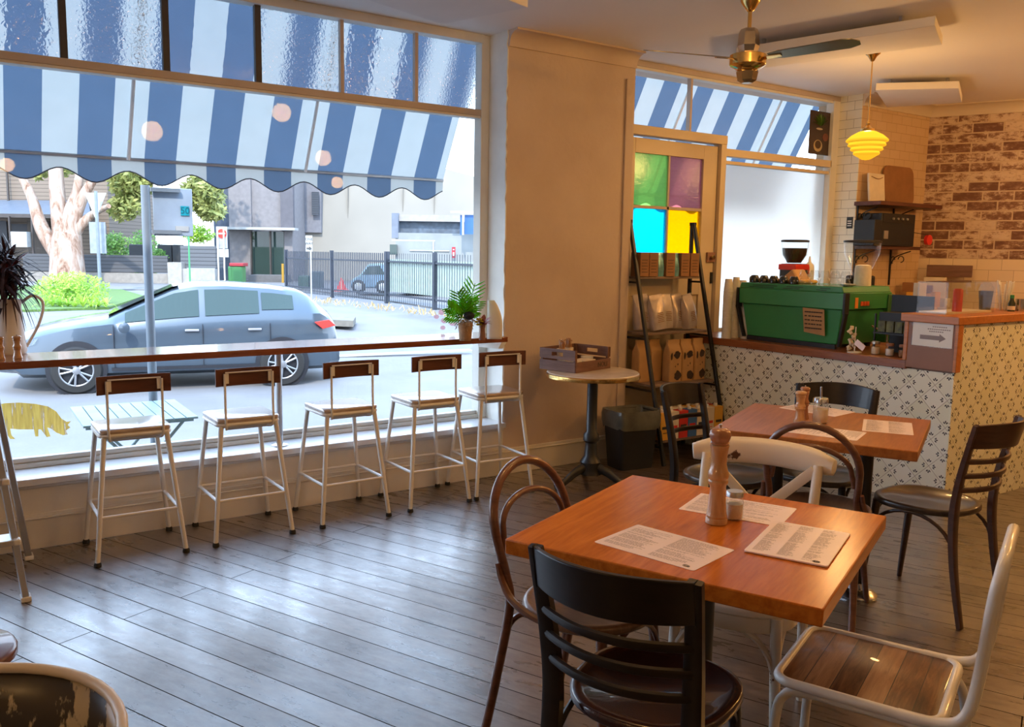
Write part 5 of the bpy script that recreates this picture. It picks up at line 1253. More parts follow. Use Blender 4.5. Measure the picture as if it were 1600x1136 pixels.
q = thing('black_speaker', 'black box speaker left of the radio on the lower wall shelf', 'speaker', (6.82, 4.50, 1.60)); MB().bx(-.07, -.1, 0, .03, .1, .22).build('speaker_box', MAT['binblack'], q, bevel=.004)
q = thing('red_timer', 'red round timer hanging at the right of the radio', 'timer', (7.46, 4.33, 1.66)); MB().lathe([(.03, -.02), (.045, -.015), (.045, .015), (.03, .02)], 20, (0, 0, 0), 'y').build('timer_body', MAT['red'], q)
MB().tube([(0, 0, .045), (0, .16, .07)], .003, 6).build('hook', MAT['blackmetal'], q)
q = thing('wall_switch', 'small black sign plate on the pale tiles beside the window', 'sign', (6.832, 4.70, 1.80))
MB().bx(-.006, -.03, -.05, 0, .03, .05).build('plate', MAT['binblack'], q, bevel=.001)
mb = MB()
for k in range(3): mb.bx(-.0068, -.02, -.03+.02*k, -.0058, .02, -.022+.02*k)
mb.build('lettering', MAT['white'], q)
# poster on the fanlight glass
a = ony(1265, 170, 4.905); b = ony(1296, 245, 4.905)
q = thing('food_poster', 'dark poster of a green plant and cups on the fanlight glass', 'poster', ((a.x+b.x)/2, 4.905, (a.z+b.z)/2)); pw = .145; ph = .185
MB().bx(-pw, -.001, -ph, pw, .001, ph).build('poster_sheet', M('poster_brown', (.045, .025, .018), .4, var=.3), q, smooth=False)
mb = MB()
for k in range(9): aa = R(20+140*k/8); strap(mb, (0, -.004, .06), (math.cos(aa), -.02, math.sin(aa)), .12, .03, .1)
mb.build('printed_leaves', M('poster_green', (.10, .20, .03), .5, var=.3), q)
for nm, cx, cz, rr_, col in (('printed_cup', -.02, -.11, .06, (.45, .34, .18)), ('printed_coffee', -.02, -.10, .042, (.06, .03, .015)), ('printed_bowl', .08, -.03, .04, (.16, .05, .03)), ('printed_band', -.01, .035, .045, (.5, .42, .3))):
    MB().prism([(cx+rr_*math.cos(g), -.003-(.001 if nm == 'printed_coffee' else 0), cz+rr_*(.2 if nm == 'printed_band' else .85)*math.sin(g)) for g in [2*math.pi*k/20 for k in range(20)]], (0, -.0008, 0)).build(nm, M(nm+'_ink', col, .5), q, smooth=False)

# ================================================================== OUTSIDE
M_in = M
KX = .42
def M(name, col, rough=.5, metal=0, **k): return M_in(name, tuple(c*KX for c in col), rough, metal, **k)
MAT['white'] = M('outdoor_white', (.8, .8, .78), .5)  # indoor white, its colour scaled darker to offset the strong sky
ZN, ZF = -.45, -.15
HF = Vector((FWD.x, FWD.y, 0)).normalized(); HR = Vector((HF.y, -HF.x, 0)); HYAW = math.atan2(HR.y, HR.x)
def ad(x, y, D): return EYE+ray(x, y)*D
asph = NT('asphalt'); n1 = asph.noise(asph.tc(), 1.2, 5); n2 = asph.noise(asph.tc(), 40, 3)
asph.set(col=asph.ramp(asph.math('ADD', asph.math('MULTIPLY', n1, .6), asph.math('MULTIPLY', n2, .4)), [(.35, (.122, .118, .120)), (.65, (.165, .160, .160))]), rough=.8)
MAT['asphalt'] = asph.m
MAT['path'] = M('concrete_path', (.34, .33, .33), .85, var=.12, scale=2)
MAT['kerb'] = M('kerb_stone', (.36, .33, .28), .85, var=.2)
MAT['grass'] = M('lawn_green', (.16, .30, .05), .9, var=.4, scale=12)
mb = MB()
for y0, z0, y1, z1 in ((8.6, ZN-.12, 14, ZN-.12), (14, ZN-.12, 20, ZF), (20, ZF, 130, ZF)): mb.quad((-70, y0, z0), (110, y0, z0), (110, y1, z1), (-70, y1, z1))
struct('street', mb, MAT['asphalt'], smooth=False)
struct('footpath', MB().bx(-30, 5.12, ZN-.3, 40, 8.6, ZN), MAT['path'], smooth=False)
struct('kerb', MB().bx(-30, 8.6, ZN-.3, 40, 8.75, ZN+.0), MAT['kerb'])
struct('wall_facade', MB().bx(-3, 4.97, ZN-.1, 12, 5.10, .33).bx(-3, 5.08, 2.92, 12, 5.14, 4.2), MAT['white'], smooth=False)
mb = MB()
for a, b in (((6.2, 15.0), (9.0, 14.5)), ((10.2, 14.3), (13.0, 13.8)), ((2.2, 15.8), (5.0, 15.25)), ((14.2, 13.6), (17, 13.1))): mb.prism([(a[0], a[1], -.50), (b[0], b[1], -.47), (b[0], b[1]+.12, -.45), (a[0], a[1]+.12, -.48)], (0, 0, .015))
struct('trim_12', mb, MAT['white'], smooth=False)
def gslab(name, px, z, th, mat): P = [onz(x, y, z) for x, y in px]; return struct(name, MB().prism([(p.x, p.y, z) for p in P], (0, 0, -th)), mat, smooth=False)
gslab('footpath', [(345, 447), (480, 452), (640, 474), (800, 500), (800, 487), (600, 466), (450, 448), (345, 438)], ZF+.05, .1, MAT['path'])
gslab('lawn', [(-60, 478), (40, 484), (170, 480), (225, 462), (190, 452), (60, 446), (-60, 446)], ZF+.06, .12, MAT['grass'])
gslab('footpath', [(-60, 446), (60, 446), (190, 452), (330, 452), (340, 440), (150, 436), (-60, 430)], ZF+.04, .1, MAT['path'])
gslab('traffic_island', [(440, 497), (552, 501), (556, 495), (440, 487)], ZF+.08, .14, MAT['kerb'])

# awnings
def awning(label, x0, x1, first_blue, per=.39):
    o = thing('striped_awning', label, 'awning', (x0, 5.15, 0))
    zt, yf, zf = 3.60, .85, 2.045
    w_ = per/2; n = int(math.ceil((x1-x0)/w_)); fab = MB(); val = MB(); hem = MB()
    N = 10; L = x1-x0
    def drop(x): return .115+.040*math.cos(2*math.pi*(x-first_blue+x0-w_/2+per/2)/per)*-1
    cuts = sorted(set([0, L]+[c-x0 for c in [first_blue+k*w_ for k in range(-60, 60)] if 0 < c-x0 < L]))
    for a, b in zip(cuts[:-1], cuts[1:]):
        k = math.floor(((a+b)/2+x0-first_blue)/w_+1e-6); col = 0 if k % 2 == 0 else 1
        fab.cur = col; fab.quad((a, 0, zt), (b, 0, zt), (b, yf, zf), (a, yf, zf))
        val.cur = col
        for q in range(N):
            xa = a+(b-a)*q/N; xb = a+(b-a)*(q+1)/N
            val.quad((xa, yf, zf), (xb, yf, zf), (xb, yf+.005, zf-drop(xb)), (xa, yf+.005, zf-drop(xa)))
    f_ = fab.build('canvas', [MAT['awn_blue'], MAT['awn_white']], o, smooth=False)
    val.build('valance', [MAT['awn_blue'], MAT['awn_white']], o, smooth=False)
    hp = [(L*q/200, yf+.005, zf-drop(L*q/200)) for q in range(201)]
    MB().tube(hp, .004, 5).build('hem', M('awning_hem_grey', (.20, .24, .30), .8), o)
    MB().tube([(0, yf, zf), (L, yf, zf)], .012, 8).build('front_bar', MAT['alu'], o)
    for k in range(-12, 12):
        c = first_blue+per*.75+per-per+(k*3+1)*per-x0
        if .1 < c < L-.1: MB().tube([(c, .01, zt-.045), (c, yf-.02, zf-.005)], .012, 8).build('rafter', MAT['sill'], o)
    return o
awning('blue and white striped awning outside the large window', -3.0, 3.44, .466, .3883)
awning('blue and white striped awning outside the door and shop window', 3.90, 7.40, 4.90, .40)

# outdoor slatted table
tp = [onz(x, y, .27) for x, y in ((115, 632), (275, 625), (308, 652), (125, 663))]; tc_ = sum(tp, Vector())/4
t = thing('slatted_table', 'pale green slatted folding table out on the footpath', 'table', (tc_.x, tc_.y, ZN), R(-2))
mint = M('pale_mint_paint', (.50, .66, .62), .5)
for k in range(9): MB().bx(-.38+.0855*k, -.42, .70, -.38+.0855*k+.078, .42, .715).build('slat', mint, t, bevel=.002)
MB().bx(-.36, -.37, .675, .36, -.34, .70).bx(-.36, .34, .675, .36, .37, .70).build('table_frame', mint, t)
for s_ in (-1, 1):
    for d in (-1, 1): MB().tube([(-.30*d, .33*s_, .68), (.30*d, .33*s_, 0)], .012, 8).build('leg', mint, t)

# bus stop pole
p = ony(237, 560, 7.4)
t = thing('sign_pole', 'grey steel pole with a blank-backed sign panel on the footpath', 'street sign', (p.x, 7.4, ZN))
zz = lambda y: ony(237, y, 7.4).z-ZN
galv = M('galvanised_steel', (.40, .46, .52), .5, .3)
MB().tube([(0, 0, 0), (0, 0, zz(290))], .035, 16).build('pole', galv, t)
xr = ony(302, 330, 7.4).x-p.x
MB().bx(.04, -.02, zz(293)-.03, xr*.72, .02, zz(293)).bx(.04, -.02, zz(365), xr*.72, .02, zz(365)+.03).build('sign_arm', galv, t)
MB().bx(.06, .02, zz(368), xr, .035, zz(292)).build('sign_panel', M('blue_grey_sign_back', (.62, .74, .90), .5), t, bevel=.004)
MB().bx(xr*.74, .012, zz(335), xr*.92, .02, zz(320)).build('cyan_sticker', M('cyan_sticker', (.0, .60, .75), .5), t)
words('50', .075, (xr*.83, .011, (zz(335)+zz(320))/2), (R(90), 0, 0), M('teal_ink', (.0, .20, .28), .5), t)
MB().bx(xr*.62, .012, zz(360), xr*.9, .02, zz(352)).build('white_label', MAT['white'], t)

# ---- grey hatchback
fa, ra = onz(122, 615, ZN-.12), onz(442, 602, ZN-.12); hd = (fa-ra); hd.z = 0; SC = hd.length/2.64
hy = math.atan2(hd.y, hd.x); mid = (fa+ra)/2; lf = Vector((-math.sin(hy), math.cos(hy), 0))
cc = mid - lf*.86*SC
t = thing('grey_hatchback', 'blue-grey hatchback car driving past in the street', 'car', (cc.x, cc.y, ZN-.12), hy); t.scale = (SC, SC, SC)
def itp(x, tab):
    for (a, b), (c_, d) in zip(tab[:-1], tab[1:]):
        if a <= x <= c_: u = (x-a)/(c_-a); return b+(d-b)*u
    return tab[0][1] if x < tab[0][0] else tab[-1][1]
ZT_ = [(-2.17, .55), (-2.14, .86), (-2.05, 1.02), (-1.90, 1.14), (-1.72, 1.30), (-1.60, 1.36), (-1.2, 1.42), (-.6, 1.46), (-.2, 1.455), (.1, 1.40), (.5, 1.22), (.95, 1.01), (1.2, .97), (1.6, .90), (1.9, .82), (2.1, .72), (2.22, .58), (2.28, .42)]
ZS_ = [(-2.17, .50), (-2.1, .85), (-1.9, 1.02), (-1.5, 1.02), (0, .95), (.9, .91), (1.4, .85), (1.9, .72), (2.15, .60), (2.28, .38)]
WW_ = [(-2.17, .66), (-2.0, .78), (-1.5, .87), (0, .885), (1.3, .875), (1.8, .82), (2.1, .70), (2.28, .50)]
WT_ = [(-2.17, .60), (-1.7, .55), (-.5, .60), (.1, .58), (.8, .70), (1.2, .76), (1.8, .70), (2.28, .40)]
def sec(x):
    zt, zs, w_, wt = itp(x, ZT_), itp(x, ZS_), itp(x, WW_), itp(x, WT_); zs = min(zs, zt-.02); zb = .20 if abs(x) < 2 else .26
    ze = max(zs+.004, zt-.05); wt = min(wt, w_*.95)
    return [(0, zb), (w_*.8, zb), (w_*.97, zb+.06), (w_, zb+(zs-zb)*.35), (w_*.985, zs-(zs-zb)*.22), (w_*.95, zs), (wt+(w_*.95-wt)*.06, ze), (wt*.72, zt-.008), (0, zt)]
xs_ = [-2.17+4.45*k/60 for k in range(61)]
mb = MB(); rings = []
for x in xs_:
    s9 = sec(x); ring = [(x, y, z) for y, z in s9] + [(x, -y, z) for y, z in s9[-2:0:-1]]; rings.append(ring)
loft(mb, rings); nn = len(rings[0]); mb.face(list(range(nn))); mb.face([60*nn+k for k in range(nn)][::-1])
carpaint = NT('blue_grey_car_paint'); carpaint.set(col=(.055, .078, .105), metal=.3, rough=.3, coat=.7)
mb.build('body', carpaint.m, t, ang=38)
cg = NT('dark_car_glass'); cg.set(col=(.03, .05, .045), rough=.05, spec=.4)
def strip(x0, x1, t0, t1, side, n=12, cutf=None):
    mb = MB()
    for k in range(n):
        xa = x0+(x1-x0)*k/n; xb = x0+(x1-x0)*(k+1)/n; q = []
        for x, tt in ((xa, t0), (xb, t0), (xb, t1), (xa, t1)):
            s9 = sec(x); a, b = s9[5], s9[6]; q.append((x, side*(a[0]+(b[0]-a[0])*tt+.018), a[1]+(b[1]-a[1])*tt))
        mb.quad(*q)
    return mb
for sd_ in (-1, 1):
    strip(.72, -.22, .10, .90, sd_).build('side_window', cg.m, t, smooth=False)
    strip(-.30, -1.02, .10, .90, sd_).build('side_window', cg.m, t, smooth=False)
    strip(-1.06, -1.50, .22, .84, sd_).build('side_window', cg.m, t, smooth=False)
    yy = sd_*.90
    w_ = MB().lathe([(.0, 0), (.02, .02), (.07, .12), (.07, .17), (.02, .19)], 14, (.72, sd_*.92 if sd_ > 0 else -.99, .88), 'y'); w_.build('wing_mirror', carpaint.m, t)
    for xd in (-.12, -.95): MB().bx(xd-.09, sd_*.885-.012, .80, xd+.09, sd_*.885+.012, .83).build('door_handle', MAT['alu'], t, bevel=.006)
    mb = MB()
    for xd in (.86, -.26, -1.16): mb.bx(xd-.004, sd_*.872, .32, xd+.004, sd_*.892, .90)
    mb.bx(-1.1, sd_*.875, .29, .9, sd_*.893, .33); mb.build('door_seam', MAT['binblack'], t)
    MB().prism([(-2.0, sd_*.78, .93), (-1.78, sd_*.83, .90), (-1.90, sd_*.81, .80), (-2.10, sd_*.74, .84)], (0, sd_*.03, 0)).build('tail_light', MAT['red'], t, bevel=.005)
    MB().prism([(2.14, sd_*.60, .62), (1.76, sd_*.80, .74), (1.80, sd_*.81, .66), (2.14, sd_*.62, .52)], (0, sd_*.03, 0)).build('head_light', MAT['jar'], t, bevel=.005)
    for xw in (1.32, -1.32):
        MB().lathe([(.37, -.02), (.37, .012), (.33, .014)], 32, (xw, sd_*.878-(0 if sd_ > 0 else -.0), .33), 'y').build('wheel_arch', MAT['binblack'], t)
        wh = MB().lathe([(.20, -.10), (.29, -.10), (.315, -.07), (.315, .07), (.29, .10), (.215, .105), (.20, .06)], 36, (xw, sd_*.83, .315), 'y').build('tyre', MAT['rubber'], t)
        mb = MB().tube([(xw+.205*math.cos(a), sd_*.925, .315+.205*math.sin(a)) for a in [2*math.pi*k/36 for k in range(36)]], .012, 6, closed=True)
        for k in range(10):
            a = 2*math.pi*(k//2)/5+(.13 if k % 2 else -.13); mb.tube([(xw+.04*math.cos(a), sd_*.93, .315+.04*math.sin(a)), (xw+.20*math.cos(a+(.07 if k % 2 else -.07)), sd_*.925, .315+.20*math.sin(a+(.07 if k % 2 else -.07)))], .014, 6)
        mb.lathe([(.05, -.01), (.05, .02), (.02, .03)] if sd_ > 0 else [(.02, -.03), (.05, -.02), (.05, .01)], 16, (xw, sd_*.93, .315), 'y')
        mb.build('rim', M('alloy_rim', (.62, .64, .68), .35, .5), wh)
mb = MB()
for k in range(10):
    xa = .94-.90*k/10; xb = .94-.90*(k+1)/10
    sa, sb = sec(xa), sec(xb); mb.quad((xa, sa[6][0]*.9, sa[7][1]+.015), (xa, -sa[6][0]*.9, sa[7][1]+.015), (xb, -sb[6][0]*.9, sb[7][1]+.015), (xb, sb[6][0]*.9, sb[7][1]+.015))
mb.build('windscreen', cg.m, t, smooth=False)
MB().bx(2.20, -.35, .32, 2.29, .35, .44).build('number_plate', MAT['white'], t, bevel=.01)

# ---- trees, bushes, planting
def leafcloud(mb, c, rad, n, size, rng, flat=1.):
    c = Vector(c)
    for _ in range(n):
        while True:
            q = Vector((rng.uniform(-1, 1), rng.uniform(-1, 1), rng.uniform(-1, 1)))
            if q.length < 1: break
        q = q*(.55+.45*q.length); p = c+Vector((q.x*rad[0], q.y*rad[1], q.z*rad[2]))
        a = Vector((rng.gauss(0, 1), rng.gauss(0, 1), rng.gauss(0, 1))).normalized(); b = a.orthogonal().normalized(); s_ = size*rng.uniform(.6, 1.3)
        mb.quad(p-a*s_, p-b*s_*.45, p+a*s_, p+b*s_*.45)
def leafmat(name, c1, c2, tl=.4):
    t = NT(name); n = t.noise(t.tc(), 3, 4); c = t.ramp(n, [(.35, c1), (.65, c2)]); t.set(col=c, rough=.55)
    b = t.n.new('ShaderNodeBsdfTranslucent'); t.put(b.inputs[0], c); mx = t.n.new('ShaderNodeMixShader'); mx.inputs[0].default_value = tl
    t.l.new(t.b.outputs[0], mx.inputs[1]); t.l.new(b.outputs[0], mx.inputs[2]); t.l.new(mx.outputs[0], t.out.inputs[0]); return t.m
MAT['gum'] = leafmat('olive_gum_leaves', (.16, .20, .05), (.42, .42, .14)); MAT['lime'] = leafmat('lime_leaves', (.22, .42, .05), (.48, .66, .10)); MAT['midleaf'] = leafmat('mid_green_leaves', (.08, .22, .05), (.25, .42, .10))
bark = NT('peeling_paperbark'); n1 = bark.noise(bark.vmap(bark.tc(), (1, 1, .35)), 3.2, 6, .65, .8)
bark.set(col=bark.ramp(n1, [(.36, (.13, .06, .035)), (.45, (.27, .17, .12)), (.6, (.36, .29, .24))]), rough=.85, normal=bark.bump(n1, .8, .08))
rt = random.Random(21); DT = 36
tb = ad(105, 438, DT); tb.z = ZF
t = thing('paperbark_tree', 'big pale paperbark tree forking low, behind the round bush', 'tree', tuple(tb))
def L_(x, y, dd=0): q = ad(x, y, DT+dd)-tb; return (q.x, q.y, q.z)
wd = lambda px: px*DT/F_PX/2
mb = MB()
mb.tube(crom([L_(106, 442), L_(105, 415), L_(104, 385), L_(106, 365)], 5), [wd(54), wd(50), wd(46), wd(40)], 14)
mb.tube(crom([L_(92, 400), L_(66, 358), L_(50, 310), L_(36, 280), L_(20, 245)], 5), [wd(26), wd(22), wd(15), wd(13), wd(9)], 10)
mb.tube(crom([L_(99, 380), L_(92, 330), L_(88, 280), L_(84, 215)], 5), [wd(30), wd(24), wd(22), wd(18)], 12)
mb.tube(crom([L_(110, 380), L_(112, 335), L_(120, 300), L_(126, 260), L_(130, 215)], 5), [wd(34), wd(26), wd(14), wd(12), wd(9)], 12)
mb.tube(crom([L_(114, 350), L_(126, 315), L_(146, 280), L_(168, 245)], 5), [wd(22), wd(18), wd(13), wd(11)], 10)
mb.tube(crom([L_(112, 372), L_(128, 350), L_(146, 334), L_(170, 322, -1)], 5), [wd(20), wd(15), wd(11), wd(7)], 10)
mb.build('trunk', bark.m, t, ang=80)
mb = MB()
for x, y, rx, ry, n in ((62, 255, 16, 26, 260), (105, 255, 10, 22, 160), (205, 285, 34, 34, 900), (195, 325, 26, 22, 350), (240, 270, 24, 20, 300), (318, 300, 34, 36, 800), (330, 330, 20, 16, 260), (100, 200, 150, 34, 1200), (260, 215, 110, 30, 900)):
    c_ = Vector(L_(x, y, 2)); leafcloud(mb, c_, (rx*DT/F_PX, 1.5, ry*DT/F_PX), int(n*1.3), .19, rt)
mb.build('foliage', MAT['gum'], t, smooth=False)
def bush(name, label, cat, px, D, n, size, mat, zr=None, group=None):
    x, y, rx, ry = px; c_ = ad(x, y, D); o = thing(name, label, cat, (c_.x, c_.y, ZF)); mb = MB()
    leafcloud(mb, (0, 0, c_.z-ZF), (rx*D/F_PX, rx*D/F_PX*.7, ry*D/F_PX), n, size, rt); mb.build('foliage', mat, o, smooth=False); return o
bush('round_bush', 'round lime-green bush at the foot of the paperbark tree', 'bush', (112, 452, 56, 28), 23.5, 2600, .05, MAT['lime'])
bush('hedge_bush', 'lime bush above the slatted planter box by the driveway', 'bush', (310, 366, 26, 16), 40, 700, .10, MAT['lime'])
bush('garden_shrub', 'mid green shrubs behind the low slat fence', 'shrub', (180, 385, 22, 24), 41, 700, .10, MAT['midleaf'])
bush('garden_shrub', 'mid green shrubs above the dark garden bins', 'shrub', (225, 400, 30, 42), 43, 1300, .10, MAT['midleaf'])
bush('garden_shrub', 'pale shrub between the dark bins and the slatted planter', 'shrub', (250, 402, 12, 14), 40, 300, .09, MAT['midleaf'])
c_ = ad(108, 480, 22.5); t = thing('strappy_plant', 'lime strap-leaved plants in front of the round bush', 'plant', (c_.x, c_.y, ZF)); mb = MB()
for k in range(9):
    bx0 = (ad(70+12*k, 483, 22.5)-c_); bx0.z = .06
    for j in range(22): a = rt.uniform(0, 6.28); e = rt.uniform(.5, 1.4); strap(mb, bx0, (math.cos(a)*math.cos(e), math.sin(a)*math.cos(e), math.sin(e)), rt.uniform(.35, .6), .035, rt.uniform(.2, .7), 4)
mb.build('leaves', MAT['lime'], t, smooth=False)

# ---- buildings: camera-side faces lie across the street, real thickness behind
def cbox(mb, x0, y0, x1, y1, D, dp): # box whose front face spans those picture corners on an upright plane D metres ahead, edges upright
    a = ad(x0, (y0+y1)/2, D); b = ad(x1, (y0+y1)/2, D); xm = (x0+x1)/2; zt = ad(xm, y0, D).z; zb = ad(xm, y1, D).z
    o_ = HF*dp; q = [a, b, b+o_, a+o_]; return mb.hexa([(p.x, p.y, zb) for p in q], [(p.x, p.y, zt) for p in q])
def bpart(nm, rects, D, dp, mat, parent, **k):
    mb = MB()
    for r_ in rects: cbox(mb, *r_, D, dp)
    for i, p in enumerate(mb.v): mb.v[i] = p-parent.location
    return mb.build(nm, mat, parent, smooth=False, **k)
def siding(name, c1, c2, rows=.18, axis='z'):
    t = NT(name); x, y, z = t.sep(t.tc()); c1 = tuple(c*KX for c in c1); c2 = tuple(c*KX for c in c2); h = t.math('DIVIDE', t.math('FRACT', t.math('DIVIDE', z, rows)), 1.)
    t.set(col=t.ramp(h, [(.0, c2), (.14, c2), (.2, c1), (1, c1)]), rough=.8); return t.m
def bldg(name, label, cat, px, D): c_ = ad(px, 440, D); return thing(name, label, cat, (c_.x, c_.y, ZF))
h = bldg('weatherboard_house', 'brown weatherboard house with a blue-grey porch roof behind the tree', 'house', 60, 46)
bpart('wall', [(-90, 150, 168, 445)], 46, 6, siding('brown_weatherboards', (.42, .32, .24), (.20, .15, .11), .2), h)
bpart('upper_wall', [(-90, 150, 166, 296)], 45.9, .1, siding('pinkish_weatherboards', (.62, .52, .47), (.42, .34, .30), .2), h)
bpart('corner_post', [(10, 255, 12.5, 330)], 45.7, .1, MAT['mullion'], h)
mb = MB(); P = [ad(-90, 334, 43), ad(142, 338, 43), ad(138, 316, 46), ad(-90, 314, 46)]
mb.prism([p-h.location for p in P], (0, 0, .08)).build('porch_roof', M('blue_grey_roof_iron', (.30, .38, .50), .4, .3), h, smooth=False)
bpart('fascia', [(-90, 334, 141, 340)], 43, .1, MAT['mullion'], h)
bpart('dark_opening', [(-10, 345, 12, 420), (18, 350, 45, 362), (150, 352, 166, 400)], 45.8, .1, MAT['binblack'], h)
bpart('porch_post', [(15, 338, 17, 432), (50, 338, 52, 432)], 43, .12, MAT['mullion'], h)
bpart('window_hood', [(44, 345, 78, 420)], 45.8, .1, M('shaded_porch_wall', (.20, .16, .13), .8), h)  # dark panel paints the shade under the porch roof
t = bldg('meter_box', 'pale grey meter box on the porch of the weatherboard house', 'box', 30, 42.6); bpart('box_body', [(17, 362, 42, 386)], 42.6, .4, MAT['white'], t)
t = bldg('low_wall', 'cream low wall topped with a dark grey slat fence in front of the house', 'fence', 150, 39)
bpart('masonry', [(36, 426, 262, 449)], 38, .3, M('cream_render', (.55, .50, .44), .8), t)
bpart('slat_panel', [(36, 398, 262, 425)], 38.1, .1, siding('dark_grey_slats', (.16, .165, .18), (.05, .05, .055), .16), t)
bpart('pillar', [(262, 410, 284, 447)], 37.5, .6, M('white_render', (.66, .62, .57), .8), t); bpart('pillar_wall', [(283, 420, 336, 446)], 37.6, .3, M('white_render_wall', (.66, .63, .60), .8), t)
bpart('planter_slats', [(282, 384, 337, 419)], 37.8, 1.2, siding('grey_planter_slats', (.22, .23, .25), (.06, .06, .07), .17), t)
for i, (x0, x1, lb) in enumerate(((201, 226, 'dark wheelie bin left of the steel pole, behind the slat fence'), (246, 268, 'dark wheelie bin right of the steel pole, behind the slat fence'), (269, 281, 'narrow dark bin next to the slatted planter'))):
    t = bldg('garden_bin', lb, 'bin', (x0+x1)/2, 40.5); bpart('bin_body', [(x0, 382, x1, 411)], 40.5, .6, M('charcoal_bin', (.045, .055, .07), .6), t, bevel=.05)
h = bldg('rendered_building', 'grey rendered building with a dark glazed doorway and white ledge', 'building', 400, 43)
bpart('wall', [(357, 180, 392, 447), (392, 180, 443, 363), (443, 180, 456, 447)], 43, 4, M('grey_render', (.42, .39, .40), .8), h)
bpart('blue_wall', [(333, 200, 358, 445)], 43.5, 3, M('slate_blue_render', (.16, .20, .28), .8), h)
bpart('doorway', [(391, 362, 444, 432)], 43.4, .3, cg.m, h)
bpart('column', [(437, 180, 457, 358)], 42.8, .3, M('slate_column', (.20, .19, .22), .7), h)
bpart('ledge', [(343, 355, 460, 359)], 42.4, .8, MAT['white'], h)
bpart('door_frame', [(391, 361, 393, 432), (421, 361, 423, 432)], 42.9, .2, MAT['mullion'], h)
bpart('step', [(388, 430, 445, 437), (380, 437, 447, 446)], 42, 1.2, M('step_stone', (.26, .25, .25), .9), h)
t = bldg('bollard', 'yellow bollard post beside the grey doorway', 'bollard', 441, 41.5); bpart('post', [(440, 412, 443, 446)], 41.5, .1, M('yellow_post', (.8, .42, .03), .5), t)
h = bldg('warehouse', 'large cream panelled warehouse wall behind the fenced yard', 'building', 600, 46)
def whpoly(): return [ad(456, 450, 46), ad(800, 450, 46), ad(800, 290, 46), ad(745, 277, 46), ad(690, 262, 46), ad(560, 215, 46), ad(456, 190, 46)]
MB().prism([p-h.location for p in whpoly()], HF*6).build('panel_wall', M('cream_wall_panels', (.52, .48, .41), .8, var=.08, scale=.4), h, smooth=False)
bpart('panel_joint', [(543, 240, 544, 395), (629, 270, 630, 345), (678, 278, 679, 345), (502, 240, 503, 395)], 45.9, .1, M('joint_grey', (.36, .33, .28), .8), h)
bpart('grey_bay', [(457, 200, 501, 363)], 45.4, .5, M('grey_bay_panels', (.34, .34, .38), .8), h)
bpart('louvre', [(487, 300, 498, 336)], 45.3, .1, siding('dark_louvre', (.10, .12, .15), (.03, .03, .04), .12), h)
h = bldg('yard_shed', 'pale rendered shed with a dark blue band and pale roof edge in the yard', 'shed', 690, 31)
bpart('wall', [(618, 365, 790, 455)], 31, 3, M('stained_pale_render', (.50, .53, .52), .85, var=.15, scale=1.2), h)
bpart('blue_band', [(622, 345, 790, 366)], 31.3, .4, M('slate_blue_cladding', (.15, .20, .27), .6, var=.4, scale=6), h)
bpart('roof_edge', [(618, 336, 730, 346)], 31, 1.5, M('pale_roof', (.62, .58, .55), .7), h); bpart('end_wall', [(612, 333, 622, 372)], 30.8, .4, M('blue_grey_end', (.30, .34, .42), .8), h)
bpart('pipe', [(612, 375, 680, 376.5), (676, 376, 678, 395), (640, 391, 702, 392.5)], 30.9, .05, MAT['alu'], h)
bpart('window', [(609, 382, 620, 398)], 30.7, .2, cg.m, h)
t = bldg('blue_tarp', 'bright blue tarpaulin hanging from a frame on the shed roof', 'tarpaulin', 728, 30); bpart('tarp', [(719, 336, 724, 367), (726, 336, 746, 366)], 30.2, .05, M('tarp_blue', (.05, .22, .62), .5), t); bpart('frame_bar', [(704, 330, 750, 333), (722, 330, 725, 367)], 30, .08, MAT['alu'], t)
t = bldg('red_notice', 'small red and white notice on the yard shed wall', 'sign', 709, 30.6); bpart('plate', [(706, 386, 711.5, 403)], 30.7, .03, M('notice_red', (.75, .03, .06), .5), t); bpart('white_mark', [(707.5, 389, 710, 391), (707.5, 394, 710, 400)], 30.66, .03, MAT['white'], t)

# yard fences, sheets, bins, little blue car
def fence(name, label, g0, g1, htop, n, mat, sheet=None, pk=.013):
    a = onz(*g0, ZF); b = onz(*g1, ZF); d = b-a; Lh = d.length; o = thing(name, label, 'fence', (a.x, a.y, ZF), math.atan2(d.y, d.x)); mb = MB()
    for k in range(n+1): x = Lh*k/n; mb.bx(x-pk, -pk, .06, x+pk, pk, htop)
    mb.bx(0, -.02, .25, Lh, .02, .30).bx(0, -.02, htop-.28, Lh, .02, htop-.23); mb.build('picket_panel', mat, o, smooth=False)
    for x in (0, Lh/2, Lh): MB().bx(x-.05, -.05, 0, x+.05, .05, htop+.05).build('fence_post', mat, o)
    if sheet:
        s_ = MB(); m_ = int(Lh/.12)
        for k in range(m_): x0 = Lh*k/m_; x1 = Lh*(k+1)/m_; s_.bx(x0, .04, .38, x0+(x1-x0)*.75, .06, htop-.18)
        s_.build('corrugated_sheet', sheet, o, smooth=False)
    return o
blk = M('navy_fence_paint', (.045, .06, .095), .5)
fence('picket_fence', 'dark picket fence and gate in front of the yard with the little blue car', (448, 458), (604, 474), 1.55, 60, blk)
fence('picket_fence', 'dark picket fence backed by pale green corrugated sheets', (606, 474), (770, 497), 1.55, 44, blk, M('pale_green_sheet', (.72, .86, .76), .6), .006)
